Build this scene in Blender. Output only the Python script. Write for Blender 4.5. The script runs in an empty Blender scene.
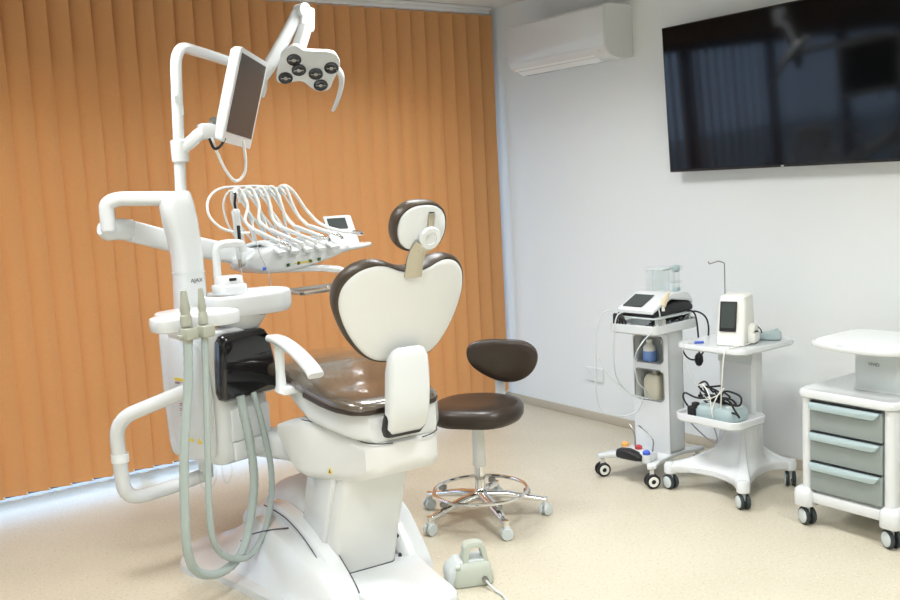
import bpy, bmesh, math, random
from mathutils import Vector, Matrix
from math import radians, sin, cos, pi, tan

sc = bpy.context.scene
COL = sc.collection
random.seed(7)

# ------------------------------------------------------------------ camera
def R3(a): return radians(a)
PIT, ROLL, YAW = R3(7.05), R3(-3.05), R3(-35.25)
fw = Vector((-sin(YAW)*cos(PIT), cos(YAW)*cos(PIT), -sin(PIT)))
r0 = Vector((cos(YAW), sin(YAW), 0)); u0 = r0.cross(fw)
rr_ = r0*cos(ROLL) + u0*sin(ROLL); uu_ = -r0*sin(ROLL) + u0*cos(ROLL)
cam = bpy.data.cameras.new('camera'); cam.lens = 36*970/900; cam.sensor_width = 36; cam.clip_start = .05
camo = bpy.data.objects.new('camera', cam); COL.objects.link(camo)
m = Matrix((rr_, uu_, -fw)).transposed().to_4x4(); m.translation = Vector((0, 0, 1.55))
camo.matrix_world = m
sc.camera = camo

# ------------------------------------------------------------------ world, lights, exposure
w = bpy.data.worlds.new('world'); sc.world = w; w.use_nodes = True
bg = w.node_tree.nodes['Background']; bg.inputs[0].default_value = (.52, .70, 1.0, 1); bg.inputs[1].default_value = 4.0
sc.view_settings.view_transform = 'Standard'; sc.view_settings.look = 'None'
sc.view_settings.gamma = 1; sc.view_settings.use_curve_mapping = False
sc.view_settings.exposure = 0.20
LIGHT_W = 25
LIGHT_POS = [(2.6, 3.9), (.9, 3.6), (2.5, 2.1), (.5, 1.7), (2.5, .1), (-.6, .1)]
LIGHT_F = [.9, .75, .8, 1.3, 1.5, 2.2]
def area(name, loc, sx, sy, power, color, rot=(0, 0, 0), portal=False):
    l = bpy.data.lights.new(name, 'AREA'); l.shape = 'RECTANGLE'; l.size = sx; l.size_y = sy
    l.energy = power; l.color = color
    if not portal: l.spread = R3(140)
    if portal: l.cycles.is_portal = True
    o = bpy.data.objects.new(name, l); COL.objects.link(o); o.location = loc; o.rotation_euler = rot
    return o
for (lx, ly), lf in zip(LIGHT_POS, LIGHT_F):
    area('ceiling_lamp', (lx, ly, 2.635), .56, .56, LIGHT_W*lf, (.97, .985, 1))
area('window_portal', (1.1, 5.44, 1.15), 6.0, 2.3, 1, (1, 1, 1), (R3(-90), 0, 0), True)

# ------------------------------------------------------------------ materials
def mat(name, col, rough=.5, metal=0., coat=0., trans=0., ior=1.45, emis=None, estr=0., spec=.5, alpha=1., var=0., vscale=30., bump=0., bscale=60.):
    M = bpy.data.materials.new(name); M.use_nodes = True
    nt = M.node_tree; b = nt.nodes['Principled BSDF']
    b.inputs['Base Color'].default_value = (*col, 1); b.inputs['Roughness'].default_value = rough
    b.inputs['Metallic'].default_value = metal; b.inputs['IOR'].default_value = ior
    b.inputs['Coat Weight'].default_value = coat; b.inputs['Coat Roughness'].default_value = .08
    b.inputs['Transmission Weight'].default_value = trans; b.inputs['Specular IOR Level'].default_value = spec
    b.inputs['Alpha'].default_value = alpha
    if emis: b.inputs['Emission Color'].default_value = (*emis, 1); b.inputs['Emission Strength'].default_value = estr
    if var or bump:
        tc = nt.nodes.new('ShaderNodeTexCoord')
        n = nt.nodes.new('ShaderNodeTexNoise'); n.inputs['Scale'].default_value = vscale; n.inputs['Detail'].default_value = 5
        nt.links.new(tc.outputs['Object'], n.inputs['Vector'])
        if var:
            mx = nt.nodes.new('ShaderNodeMix'); mx.data_type = 'RGBA'
            mx.inputs[6].default_value = (*[c*(1-var) for c in col], 1); mx.inputs[7].default_value = (*[min(1, c*(1+var)) for c in col], 1)
            nt.links.new(n.outputs['Fac'], mx.inputs[0]); nt.links.new(mx.outputs[2], b.inputs['Base Color'])
        if bump:
            n2 = nt.nodes.new('ShaderNodeTexNoise'); n2.inputs['Scale'].default_value = bscale; n2.inputs['Detail'].default_value = 4
            nt.links.new(tc.outputs['Object'], n2.inputs['Vector'])
            bp = nt.nodes.new('ShaderNodeBump'); bp.inputs['Strength'].default_value = bump; bp.inputs['Distance'].default_value = .004
            nt.links.new(n2.outputs['Fac'], bp.inputs['Height']); nt.links.new(bp.outputs['Normal'], b.inputs['Normal'])
    return M
WHITE = mat('glossy_white_plastic', (.675, .70, .705), .22, coat=.35, var=.015, vscale=4)
SATIN = mat('satin_white_plastic', (.76, .79, .79), .38, var=.015, vscale=5)
CREAM = mat('matte_white_panel', (.70, .71, .69), .42, var=.01)
OFFW = mat('off_white_plastic', (.78, .78, .73), .4)
GREYHOSE = mat('grey_hose', (.37, .43, .41), .5)
WHOSE = mat('white_hose', (.80, .82, .80), .4)
GREYGRN = mat('grey_green_plastic', (.47, .51, .44), .45)
LGREY = mat('light_grey_plastic', (.58, .63, .63), .42)
HANDLEG = mat('blue_grey_plastic', (.40, .50, .51), .35)
DRAWER = mat('grey_drawer_paint', (.27, .31, .30), .5, var=.03)
SUCT = mat('khaki_grey_plastic', (.40, .41, .34), .45)
BROWN = mat('brown_leatherette', (.034, .023, .016), .36, coat=.12, bump=.15, bscale=220, spec=.4)
BROWNL = mat('brown_leatherette_rim', (.050, .036, .022), .38, bump=.1, bscale=220)
SEATM = mat('brown_seat_under_film', (.10, .075, .05), .22, coat=1.0, bump=.5, bscale=9, spec=.8)
CHROME = mat('chrome', (.80, .80, .80), .10, metal=1, var=.02)
STEEL = mat('brushed_steel', (.45, .43, .36), .32, metal=1)
DSTEEL = mat('steel_rod', (.32, .32, .31), .35, metal=1)
BLACKG = mat('glossy_black_plastic', (.006, .006, .008), .08, coat=.5)
BLACK = mat('black_rubber', (.012, .012, .013), .5)
DGREEN = mat('dark_green_rubber', (.03, .04, .042), .5)
SCREEN = mat('dark_screen', (.002, .0028, .004), .07, spec=.35)
MONSCR = mat('monitor_screen', (.065, .052, .044), .30, spec=.35)
LCD = mat('grey_lcd', (.05, .062, .06), .25)
BLUE = mat('blue_plastic', (.06, .12, .55), .4)
BLUEL = mat('blue_liquid_label', (.17, .30, .62), .35)
RED = mat('red_plastic', (.45, .05, .05), .4)
ORAN = mat('orange_plastic', (.85, .42, .10), .4)
YEL = mat('yellow_sticker', (.80, .60, .05), .5)
GRN = mat('green_tab', (.04, .12, .03), .5)
INK = mat('dark_print', (.07, .07, .08), .5)
REDINK = mat('red_print', (.30, .12, .16), .5)
LED = mat('lamp_reflector', (.05, .05, .05), .12, metal=.6)
LEDC = mat('lamp_lens', (.35, .35, .33), .08, metal=.8)
def glassy(name, col, fac_t=.85, rough=.03):
    M = bpy.data.materials.new(name); M.use_nodes = True; nt = M.node_tree; nt.nodes.clear()
    o = nt.nodes.new('ShaderNodeOutputMaterial'); t = nt.nodes.new('ShaderNodeBsdfTransparent'); t.inputs[0].default_value = (*col, 1)
    g = nt.nodes.new('ShaderNodeBsdfGlossy'); g.inputs['Roughness'].default_value = rough
    lw = nt.nodes.new('ShaderNodeLayerWeight'); lw.inputs['Blend'].default_value = .5
    pw = nt.nodes.new('ShaderNodeMath'); pw.operation = 'POWER'; pw.inputs[1].default_value = 5; nt.links.new(lw.outputs['Facing'], pw.inputs[0])
    f = nt.nodes.new('ShaderNodeMath'); f.operation = 'MULTIPLY_ADD'; f.inputs[1].default_value = .9; f.inputs[2].default_value = .04; f.use_clamp = True; nt.links.new(pw.outputs[0], f.inputs[0])
    mx = nt.nodes.new('ShaderNodeMixShader'); nt.links.new(f.outputs[0], mx.inputs[0])
    nt.links.new(t.outputs[0], mx.inputs[1]); nt.links.new(g.outputs[0], mx.inputs[2]); nt.links.new(mx.outputs[0], o.inputs[0])
    return M
GLASS = glassy('window_glass', (.92, .96, .97))
CLEAR = glassy('clear_plastic', (.96, .98, .975))

def wall_mat():
    return mat('white_wall_paint', (.775, .805, .80), .6, var=.012, vscale=3, bump=.06, bscale=140)
WALL = wall_mat()
CEIL = mat('white_ceiling_paint', (.72, .71, .69), .7, var=.01, vscale=3)
def floor_mat():
    M = mat('cream_speckled_vinyl', (.60, .55, .44), .33, spec=.4); nt = M.node_tree; b = nt.nodes['Principled BSDF']
    tc = nt.nodes.new('ShaderNodeTexCoord')
    def noise(s, lo, hi):
        n = nt.nodes.new('ShaderNodeTexNoise'); n.inputs['Scale'].default_value = s; n.inputs['Detail'].default_value = 3
        nt.links.new(tc.outputs['Object'], n.inputs['Vector'])
        r = nt.nodes.new('ShaderNodeMapRange'); r.inputs[1].default_value = lo; r.inputs[2].default_value = hi
        nt.links.new(n.outputs['Fac'], r.inputs[0]); return r.outputs[0]
    def mix(f, a, bb):
        x = nt.nodes.new('ShaderNodeMix'); x.data_type = 'RGBA'; nt.links.new(f, x.inputs[0])
        if isinstance(a, tuple): x.inputs[6].default_value = (*a, 1)
        else: nt.links.new(a, x.inputs[6])
        x.inputs[7].default_value = (*bb, 1); return x.outputs[2]
    c = mix(noise(2.5, .3, .7), (.55, .505, .395), (.585, .54, .425))
    c = mix(noise(70, .58, .66), c, (.50, .43, .31))
    c = mix(noise(115, .60, .70), c, (.74, .70, .60))
    nt.links.new(c, b.inputs['Base Color'])
    return M
FLOOR = floor_mat()
BASEB = mat('beige_vinyl_skirting', (.50, .44, .34), .45, var=.03)
def slat_mat():
    M = bpy.data.materials.new('orange_blind_fabric'); M.use_nodes = True; nt = M.node_tree; nt.nodes.clear()
    o = nt.nodes.new('ShaderNodeOutputMaterial'); tc = nt.nodes.new('ShaderNodeTexCoord')
    mp = nt.nodes.new('ShaderNodeMapping'); mp.inputs['Scale'].default_value = (260, 260, 90)
    n = nt.nodes.new('ShaderNodeTexNoise'); n.inputs['Scale'].default_value = 1; n.inputs['Detail'].default_value = 2
    nt.links.new(tc.outputs['Object'], mp.inputs[0]); nt.links.new(mp.outputs[0], n.inputs['Vector'])
    mx = nt.nodes.new('ShaderNodeMix'); mx.data_type = 'RGBA'
    mx.inputs[6].default_value = (.76, .43, .195, 1); mx.inputs[7].default_value = (.86, .52, .25, 1)
    nt.links.new(n.outputs['Fac'], mx.inputs[0])
    d = nt.nodes.new('ShaderNodeBsdfDiffuse'); t = nt.nodes.new('ShaderNodeBsdfTranslucent')
    nt.links.new(mx.outputs[2], d.inputs[0]); nt.links.new(mx.outputs[2], t.inputs[0])
    s = nt.nodes.new('ShaderNodeMixShader'); s.inputs[0].default_value = .42
    nt.links.new(d.outputs[0], s.inputs[1]); nt.links.new(t.outputs[0], s.inputs[2]); nt.links.new(s.outputs[0], o.inputs[0])
    return M
SLAT = slat_mat()

# ------------------------------------------------------------------ mesh helpers
I4 = Matrix.Identity(4)
def add(bm, verts, faces):
    vs = [bm.verts.new(v) for v in verts]
    for f in faces:
        try: bm.faces.new([vs[i] for i in f])
        except ValueError: pass
    return vs
def merge(bm, src, M=I4):
    src.verts.ensure_lookup_table(); src.verts.index_update()
    add(bm, [M @ v.co for v in src.verts], [[v.index for v in f.verts] for f in src.faces]); src.free()
def box(bm, c, s, bev=0., M=I4, seg=2, rot=None):
    t = bmesh.new(); bmesh.ops.create_cube(t, size=1)
    for v in t.verts: v.co = Vector((v.co.x*s[0], v.co.y*s[1], v.co.z*s[2]))
    if bev: bmesh.ops.bevel(t, geom=list(t.edges), offset=bev, segments=seg, profile=.5, affect='EDGES', clamp_overlap=True)
    X = Matrix.Translation(Vector(c))
    if rot is not None: X = X @ rot
    merge(bm, t, M @ X)
def loft(bm, rings, M=I4, cap=(1, 1), closed=True):
    n = len(rings[0]); V = [[bm.verts.new(M @ Vector(p)) for p in r] for r in rings]
    for a, b in zip(V, V[1:]):
        for i in range(n if closed else n-1):
            j = (i+1) % n
            try: bm.faces.new((a[i], a[j], b[j], b[i]))
            except ValueError: pass
    if cap[0]: bm.faces.new(list(reversed(V[0])))
    if cap[1]: bm.faces.new(V[-1])
def rrect(w, h, r, n=4, cx=0, cy=0):
    r = min(r, w*.499, h*.499); out = []
    for (sx, sy, a0) in ((1, 1, 0), (-1, 1, 90), (-1, -1, 180), (1, -1, 270)):
        for k in range(n+1):
            a = R3(a0 + 90*k/n); out.append((cx + sx*(w/2-r) + r*cos(a), cy + sy*(h/2-r) + r*sin(a)))
    return out
def sell(w, h, e=2.6, n=28, cx=0, cy=0):
    out = []
    for k in range(n):
        a = 2*pi*k/n; c, s = cos(a), sin(a)
        out.append((cx + w/2*math.copysign(abs(c)**(2/e), c), cy + h/2*math.copysign(abs(s)**(2/e), s)))
    return out
def crom(pts, n=6, closed=False):
    P = [Vector(p) for p in pts]; out = []; L = len(P)
    rng = range(L) if closed else range(L-1)
    for i in rng:
        if closed: a, b, c, d = P[(i-1) % L], P[i], P[(i+1) % L], P[(i+2) % L]
        else: a, b, c, d = P[max(i-1, 0)], P[i], P[i+1], P[min(i+2, L-1)]
        for k in range(n):
            t = k/n; out.append(.5*((2*b) + (c-a)*t + (2*a-5*b+4*c-d)*t*t + (3*b-a-3*c+d)*t**3))
    if not closed: out.append(P[-1])
    return out
def fillet(pts, rad, n=6):
    P = [Vector(p) for p in pts]; out = [P[0]]
    for i in range(1, len(P)-1):
        a, b, c = P[i-1], P[i], P[i+1]; r = min(rad, (a-b).length*.49, (c-b).length*.49)
        s = b + (a-b).normalized()*r; e = b + (c-b).normalized()*r
        for k in range(n+1):
            t = k/n; out.append((1-t)**2*s + 2*t*(1-t)*b + t*t*e)
    out.append(P[-1]); return out
def frames(P):
    T = []
    for i in range(len(P)):
        d = P[min(i+1, len(P)-1)] - P[max(i-1, 0)]; T.append(d.normalized() if d.length > 1e-9 else Vector((0, 0, 1)))
    up = Vector((0, 0, 1)) if abs(T[0].z) < .9 else Vector((1, 0, 0))
    N = (up - T[0]*up.dot(T[0])).normalized(); out = []
    for t in T:
        N = N - t*N.dot(t)
        N = N.normalized() if N.length > 1e-6 else t.orthogonal().normalized()
        out.append((t, N, t.cross(N)))
    return out
def tube(bm, pts, r, n=10, M=I4, cap=(1, 1), closed=False):
    P = [Vector(p) for p in pts]; rs = r if isinstance(r, (list, tuple)) else [r]*len(P); F = frames(P); rings = []
    for p, q, (t, a, b) in zip(P, rs, F):
        rings.append([p + a*(q*cos(2*pi*k/n)) + b*(q*sin(2*pi*k/n)) for k in range(n)])
    if closed: rings.append(rings[0]); loft(bm, rings, M, (0, 0))
    else: loft(bm, rings, M, cap)
def sweep(bm, pts, prof, M=I4, scale=None):
    """prof: 2D section (along N, along B)"""
    P = [Vector(p) for p in pts]; F = frames(P); rings = []
    for i, (p, (t, a, b)) in enumerate(zip(P, F)):
        s = scale[i] if scale else 1
        rings.append([p + a*(x*s) + b*(y*s) for x, y in prof])
    loft(bm, rings, M)
def lathe(bm, prof, n=24, M=I4, cap=(1, 1)):
    rings = [[(r*cos(2*pi*k/n), r*sin(2*pi*k/n), z) for k in range(n)] for r, z in prof]
    loft(bm, rings, M, cap)
def prism(bm, out2, z0, z1, bev=0., M=I4):
    cx = sum(p[0] for p in out2)/len(out2); cy = sum(p[1] for p in out2)/len(out2)
    def inset(d):
        res = []; n = len(out2)
        area2 = sum(out2[i][0]*out2[(i+1) % n][1]-out2[(i+1) % n][0]*out2[i][1] for i in range(n)); sg = 1 if area2 > 0 else -1
        for i in range(n):
            a, b = Vector(out2[i-1][:2]), Vector(out2[(i+1) % n][:2]); t = (b-a)
            t = t.normalized() if t.length > 1e-9 else Vector((1, 0)); nn = Vector((-t.y, t.x))*sg
            res.append((out2[i][0]+nn.x*d, out2[i][1]+nn.y*d))
        return res
    if bev:
        i1 = inset(bev); i2 = inset(bev*.3)
        rings = [[(x, y, z0) for x, y in i1], [(x, y, z0+bev*.3) for x, y in i2], [(x, y, z0+bev) for x, y in out2],
                 [(x, y, z1-bev) for x, y in out2], [(x, y, z1-bev*.3) for x, y in i2], [(x, y, z1) for x, y in i1]]
    else: rings = [[(x, y, z0) for x, y in out2], [(x, y, z1) for x, y in out2]]
    loft(bm, rings, M)
def frame_of(o, x, y, z):
    M = Matrix((Vector(x), Vector(y), Vector(z))).transposed().to_4x4(); M.translation = Vector(o); return M
def axisM(o, z):
    z = Vector(z).normalized(); x = z.orthogonal().normalized(); return frame_of(o, x, z.cross(x), z)

ROOTM = {}
def obj(name, bm, m_, parent=None, world=False, sharp=35, up=None):
    """one mesh object; world=True: the shape is given in room coordinates"""
    if world and parent is not None:
        r = parent
        while r.parent: r = r.parent
        bm.transform(ROOTM[r.name].inverted())
    bmesh.ops.recalc_face_normals(bm, faces=bm.faces)
    me = bpy.data.meshes.new(name); bm.to_mesh(me); bm.free()
    for p in me.polygons: p.use_smooth = True
    try: me.set_sharp_from_angle(angle=R3(sharp))
    except Exception: pass
    me.materials.append(m_)
    o = bpy.data.objects.new(name, me); COL.objects.link(o)
    if parent is not None: o.parent = parent
    return o
def thing(name, label, cat, loc=(0, 0, 0), rz=0., group=None):
    o = bpy.data.objects.new(name, None); COL.objects.link(o); o.empty_display_size = .05
    o.location = loc; o.rotation_euler = (0, 0, rz); o['label'] = label; o['category'] = cat
    if group: o['group'] = group
    ROOTM[o.name] = Matrix.Translation(Vector(loc)) @ Matrix.Rotation(rz, 4, 'Z')
    return o
def tag(o, label, cat, group=None):
    o['label'] = label; o['category'] = cat
    if group: o['group'] = group
    return o
def struct(name, bm, m_, parent=None):
    o = obj(name, bm, m_, parent)
    if parent is None: o['kind'] = 'structure'
    return o
B = bmesh.new
def text(name, s, size, M, m_, parent, ext=.0004):
    c = bpy.data.curves.new(name, 'FONT'); c.body = s; c.size = size; c.extrude = ext; c.align_x = 'CENTER'; c.align_y = 'CENTER'
    t = bpy.data.objects.new(name, c); COL.objects.link(t)
    dg = bpy.context.evaluated_depsgraph_get(); me = bpy.data.meshes.new_from_object(t.evaluated_get(dg))
    bpy.data.objects.remove(t)
    bm = B(); bm.from_mesh(me); bm.transform(M); return obj(name, bm, m_, parent, world=True)

# ------------------------------------------------------------------ room
XW, YB, ZC = 4.165, 5.20, 2.665
XL, YF = -1.9, -2.2
def slab(name, x0, x1, y0, y1, z0, z1, m_, parent=None, bev=0):
    bm = B(); box(bm, ((x0+x1)/2, (y0+y1)/2, (z0+z1)/2), (x1-x0, y1-y0, z1-z0), bev); return struct(name, bm, m_, parent)
slab('floor', XL-.1, XW+.1, YF-.1, 5.40, -.1, 0, FLOOR)
slab('ceiling', XL-.1, XW+.1, YF-.1, 5.60, ZC, ZC+.1, CEIL)
slab('wall_right', XW, XW+.1, YF-.1, 5.60, 0, ZC, WALL)
slab('wall_left', XL-.1, XL, YF-.1, 5.60, 0, ZC, WALL)
slab('wall_front', XL, XW, YF-.1, YF, 0, ZC, WALL)
# window wall behind the blinds: lintel above, unseen pier at the right corner, widened to cut daylight beside the blind
bm = B(); box(bm, ((XL+XW)/2, 5.50, 2.49), (XW-XL, .20, .35)); box(bm, (4.045, 5.50, 1.16), (.24, .20, 2.32)); box(bm, (XL+.1, 5.50, 1.16), (.2, .2, 2.32))
struct('wall_back', bm, WALL)
FRAME = mat('dark_window_frame', (.10, .13, .19), .45)
win = bpy.data.objects.new('window_1', None); COL.objects.link(win); win.location = (1.2, 5.5, 0); win['kind'] = 'structure'
ROOTM['window_1'] = Matrix.Translation((1.2, 5.5, 0))
bm = B(); x0, x1 = XL+.2, 3.925
box(bm, ((x0+x1)/2, 5.5, .03), (x1-x0, .09, .06), .006); box(bm, ((x0+x1)/2, 5.5, 2.285), (x1-x0, .09, .07), .006)
nx = 5
for k in range(nx+1):
    xx = x0+.03+(x1-x0-.06)*k/nx; box(bm, (xx, 5.5, 1.16), (.07, .085, 2.2), .006)
obj('window_frame', bm, FRAME, win, world=True)
for k in range(nx):
    a = x0+.03+(x1-x0-.06)*k/nx; b_ = x0+.03+(x1-x0-.06)*(k+1)/nx
    bm = B(); box(bm, ((a+b_)/2, 5.5, 1.155), (b_-a-.07, .008, 2.19)); obj('window_pane', bm, GLASS, win, world=True)
GROUND = mat('pale_paving', (.42, .42, .40), .8, var=.1, vscale=4)
bm = B(); box(bm, (1.2, 15.45, -.07), (60, 20, .06)); o = struct('ground', bm, GROUND)
# coved skirting of the vinyl floor
bm = B(); box(bm, (XW-.005, (YF+5.4)/2, .027), (.010, 5.4-YF, .054), .003); struct('baseboard_right', bm, BASEB)

# ------------------------------------------------------------------ vertical blind
bl = thing('vertical_blind', 'orange fabric vertical blind covering the whole window wall', 'blind', (1.2, YB, 0))
bm = B(); box(bm, (1.12, YB-.005, 2.640), (5.96, .045, .036), .004); box(bm, (1.12, YB-.042, 2.652), (5.96, .022, .022), .003)
obj('head_rail', bm, mat('white_rail_metal', (.74, .75, .76), .4), bl, world=True)
SP = .1083; SW = .127; ang = R3(27); ns = 0; chain_pts = []
x = 4.055
xs = []
while x > -1.75:
    xs.append(x); x -= SP
BEAD = mat('ivory_chain', (.75, .68, .55), .5)
prev = None
for i, x in enumerate(xs):
    a = ang + R3(random.uniform(-2.5, 2.5)); bow = random.uniform(.007, .011)
    bm = B(); rings = []
    zt, zb = 2.615, .078
    for z in (zb, zb+.02, .6, 1.2, 1.8, 2.4, zt):
        pts = []
        tw = a + R3(random.uniform(-.8, .8))
        for k in range(7):
            s = (k/6-.5)*SW; off = bow*(1-(2*k/6-1)**2)
            pts.append((x + s*cos(tw) - off*sin(tw), YB - s*sin(tw) - off*cos(tw), z))
        rings.append(pts + [(p[0]+.0008*sin(tw), p[1]+.0008*cos(tw), p[2]) for p in reversed(pts)])
    loft(bm, rings)
    sl = obj('slat', bm, SLAT, bl, world=True, sharp=50)
    # weight pocket clip with chain to next slat
    bm = B()
    q = Vector((x + SW*.46*cos(a), YB - SW*.46*sin(a)-.004, zb+.006))
    lathe(bm, [(.002, -.004), (.0055, -.003), (.0055, .005), (.002, .007)], 8, Matrix.Translation(q))
    nq = q + Vector((-SP, 0, 0))
    P = [q.lerp(nq, t) + Vector((0, 0, -.022*4*t*(1-t))) for t in [k/8 for k in range(9)]]
    tube(bm, P, .0014, 5)
    obj('bead_chain', bm, BEAD, bl, world=True)

# ------------------------------------------------------------------ dental chair (local frame: x right, y to the foot end)
CH = thing('dental_chair', 'white dental patient chair with dark brown upholstery seen from behind', 'dental chair', (1.83, 3.21, 0), R3(-4))
# floor plate in front
outl = crom([(-.17, .05), (-.175, -.12), (-.165, -.28), (-.12, -.40), (0, -.455), (.09, -.45), (.14, -.40), (.165, -.22), (.20, .02), (.20, .10), (-.17, .10)], 5, True)
bm = B(); prism(bm, [(p.x, p.y) if len(p) > 1 else p for p in [Vector((q.x, q.y)) for q in [Vector((*v[:2], 0)) for v in outl]]], .004, .062, .016)
obj('foot_plate', bm, WHITE, CH)
def cover(secs, xr, n=20, flat=.30, top=.85):
    bm = B(); rings = []
    for (y, xl, zt, xr_) in secs:
        R_ = [(xl, y, 0)]
        for k in range(n+1):
            t = k/n; s = t*t*(3-2*t) if True else t
            u = min(1, max(0, (t-flat)/(top-flat))); zz = .030 + (zt-.030)*(u*u*(3-2*u))
            R_.append((xl + (xr_-xl)*t, y, min(zz, zt)))
        R_.append((xr_, y, 0)); rings.append(R_)
    loft(bm, rings); return bm
bm = cover([(-.235, -.30, .035, -.235), (-.222, -.315, .07, -.235), (-.18, -.34, .115, -.235), (-.08, -.40, .155, -.23), (.05, -.44, .185, -.225), (.20, -.47, .205, -.22), (.42, -.52, .215, -.20)], -.18, flat=.16, top=.62)
obj('base_cover', bm, WHITE, CH, sharp=28)
bm = cover([(.425, -.555, .15, -.05), (.50, -.585, .145, -.05), (.585, -.60, .135, -.05), (.70, -.56, .12, -.05), (.78, -.50, .09, -.05), (.84, -.42, .045, -.05)], -.05, flat=.22, top=.75)
obj('floor_box_cover', bm, WHITE, CH, sharp=28)
bm = B(); rings = []
for y, w_, z in ((.22, .36, .27), (.30, .38, .315), (.42, .38, .33), (.58, .37, .31), (.75, .33, .25), (.9, .26, .15), (.98, .16, .05)):
    rings.append([(-w_/2, y, 0)] + [(w_/2*-cos(pi*k/14), y, z*(sin(pi*k/14)**.45)) for k in range(1, 14)] + [(w_/2, y, 0)])
loft(bm, rings); obj('rear_dome', bm, CREAM, CH)
# raised band left of the lift column
def band(x0, x1, prof, name, m_):
    bm = B(); P = crom([(y, z, 0) for y, z in prof], 5); rings = []
    for p in P:
        y, z = p.x, p.y; wd = x1-x0
        rings.append([(x0, y, 0), (x0, y, max(z-.03, .003)), (x0+wd*.08, y, max(z-.012, .004)), (x0+wd*.22, y, z), (x1-wd*.2, y, z), (x1-wd*.05, y, max(z-.010, .004)), (x1, y, max(z-.025, .003)), (x1, y, 0)])
    loft(bm, rings); return obj(name, bm, m_, CH)
band(-.25, -.165, [(-.23, .006), (-.222, .05), (-.185, .095), (-.10, .145), (0, .19), (.12, .228), (.28, .25), (.5, .24), (.8, .12)], 'side_band', WHITE)
band(.125, .25, [(-.045, .006), (-.03, .05), (.04, .12), (.13, .20), (.22, .235), (.40, .25), (.6, .22), (.8, .10)], 'side_band', WHITE)
bm = B(); prism(bm, [(-.36, .10), (-.22, -.12), (.1, -.1), (.22, 0), (.22, .8), (-.40, .75)], .0, .012); obj('base_shade_sheet', bm, BLACK, CH)  # flat black sheet standing in for the shade under the base covers
bm = B(); tube(bm, crom([(.11, -.03, .03), (.155, -.02, .05), (.17, .04, .075), (.12, .07, .16)], 5), .011, 8); tube(bm, crom([(.12, .0, .06), (.15, .05, .09), (.12, .1, .2)], 5), .008, 8)
obj('base_cable', bm, BLACK, CH)
bm = B(); tube(bm, crom([(-.275, -.20, .03), (-.275, -.245, .03), (-.262, -.275, .014)], 4), .012, 8); obj('floor_hose', bm, DGREEN, CH)
bpf = [(-.23, .006), (-.222, .05), (-.185, .095), (-.10, .145), (0, .19), (.12, .228), (.28, .25), (.5, .24)]
for xs_, dz in ((-.2515, -.012), (-.1635, -.018)):
    bm = B(); tube(bm, crom([(xs_, y_-.002, max(z_+dz, .004)) for y_, z_ in bpf], 5), .0026, 6); obj('band_seam', bm, INK, CH)
bm = B(); loft(bm, [[(x_-.03, y_+.10, z_) for x_, y_ in rrect(.245, .262, .032, 4)] for z_ in (.058, .066)]); obj('column_gap', bm, INK, CH)
bm = B(); tube(bm, crom([(-.26, .21, .212), (-.33, .25, .207), (-.39, .28, .196), (-.43, .30, .172)], 5), .003, 6); obj('cover_seam', bm, INK, CH)
# lift column
bm = B(); rings = []
for z, yc, w_, d_, xc in ((.045, .10, .235, .25, -.03), (.09, .095, .262, .26, -.038), (.2, .07, .285, .27, -.045), (.35, .035, .280, .29, -.034), (.52, -.005, .275, .31, -.02)):
    rings.append([(x_+xc, y_+yc, z) for x_, y_ in rrect(w_, d_, .03, 4)])
loft(bm, rings); col = obj('lift_column', bm, CREAM, CH)
bm = B(); rings = []
for z, yc, w_, d_, xc in ((.06, .12, .262, .20, -.04), (.2, .09, .300, .21, -.052), (.35, .055, .296, .23, -.042), (.5, .015, .292, .24, -.028)):
    rings.append([(x_+xc, y_+yc+.02, z) for x_, y_ in rrect(w_, d_, .012, 3)])
loft(bm, rings); obj('column_side_shell', bm, WHITE, CH)
# lower shell (carriage) under the seat
def yloft(secs, e=None, n=5):
    bm = B(); rings = []
    for (y, w_, z0, z1, r) in secs:
        if e: rings.append([(a, y, b) for a, b in sell(w_*2, z1-z0, e, 32, 0, (z0+z1)/2)])
        else: rings.append([(a, y, b) for a, b in rrect(w_*2, z1-z0, r, n, 0, (z0+z1)/2)])
    loft(bm, rings); return bm
bm = yloft([(-.345, .06, .565, .635, .02), (-.335, .11, .535, .64, .03), (-.30, .148, .51, .645, .035), (-.2, .165, .475, .655, .04), (-.05, .195, .45, .672, .04),
            (.06, .235, .443, .678, .035), (.12, .25, .455, .672, .03), (.19, .258, .52, .65, .02), (.245, .262, .585, .63, .01)])
obj('lower_shell', bm, CREAM, CH)
bm = B(); w_ = .2
P = [(-.06, -.349, .637), (-.11, -.339, .641), (-.15, -.30, .646), (-.168, -.2, .657), (-.198, -.05, .673), (-.236, .05, .679)]
tube(bm, crom(P, 4), .0022, 6)
tube(bm, crom([(-x_, y_, z_) for x_, y_, z_ in P], 4), .0022, 6); obj('shell_seam', bm, DGREEN, CH)
# warning triangle on the shell's left side
Ms = frame_of((-.1885, -.08, .500), Vector((.2, -.98, 0)), (0, 0, 1), Vector((-.98, -.2, 0)))
bm = B(); prism(bm, [(-.014, -.011), (.014, -.011), (0, .013)], 0, .002, M=Ms @ Matrix.Translation((0, 0, .002))); ws = obj('warning_sticker', bm, YEL, CH)
bm = B(); prism(bm, [(-.006, -.008), (.006, -.008), (0, .005)], 0, .001, M=Ms @ Matrix.Translation((0, 0, .0045))); obj('warning_symbol', bm, INK, ws)
# upper shell
bm = yloft([(-.335, .085, .645, .745, .02), (-.325, .135, .640, .765, .03), (-.28, .172, .645, .775, .03), (-.18, .203, .655, .785, .03), (0, .230, .672, .80, .03),
            (.12, .228, .70, .82, .04), (.30, .20, .735, .82, .03), (.6, .16, .72, .79, .03), (.92, .13, .675, .73, .02)])
obj('upper_shell', bm, WHITE, CH)
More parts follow.
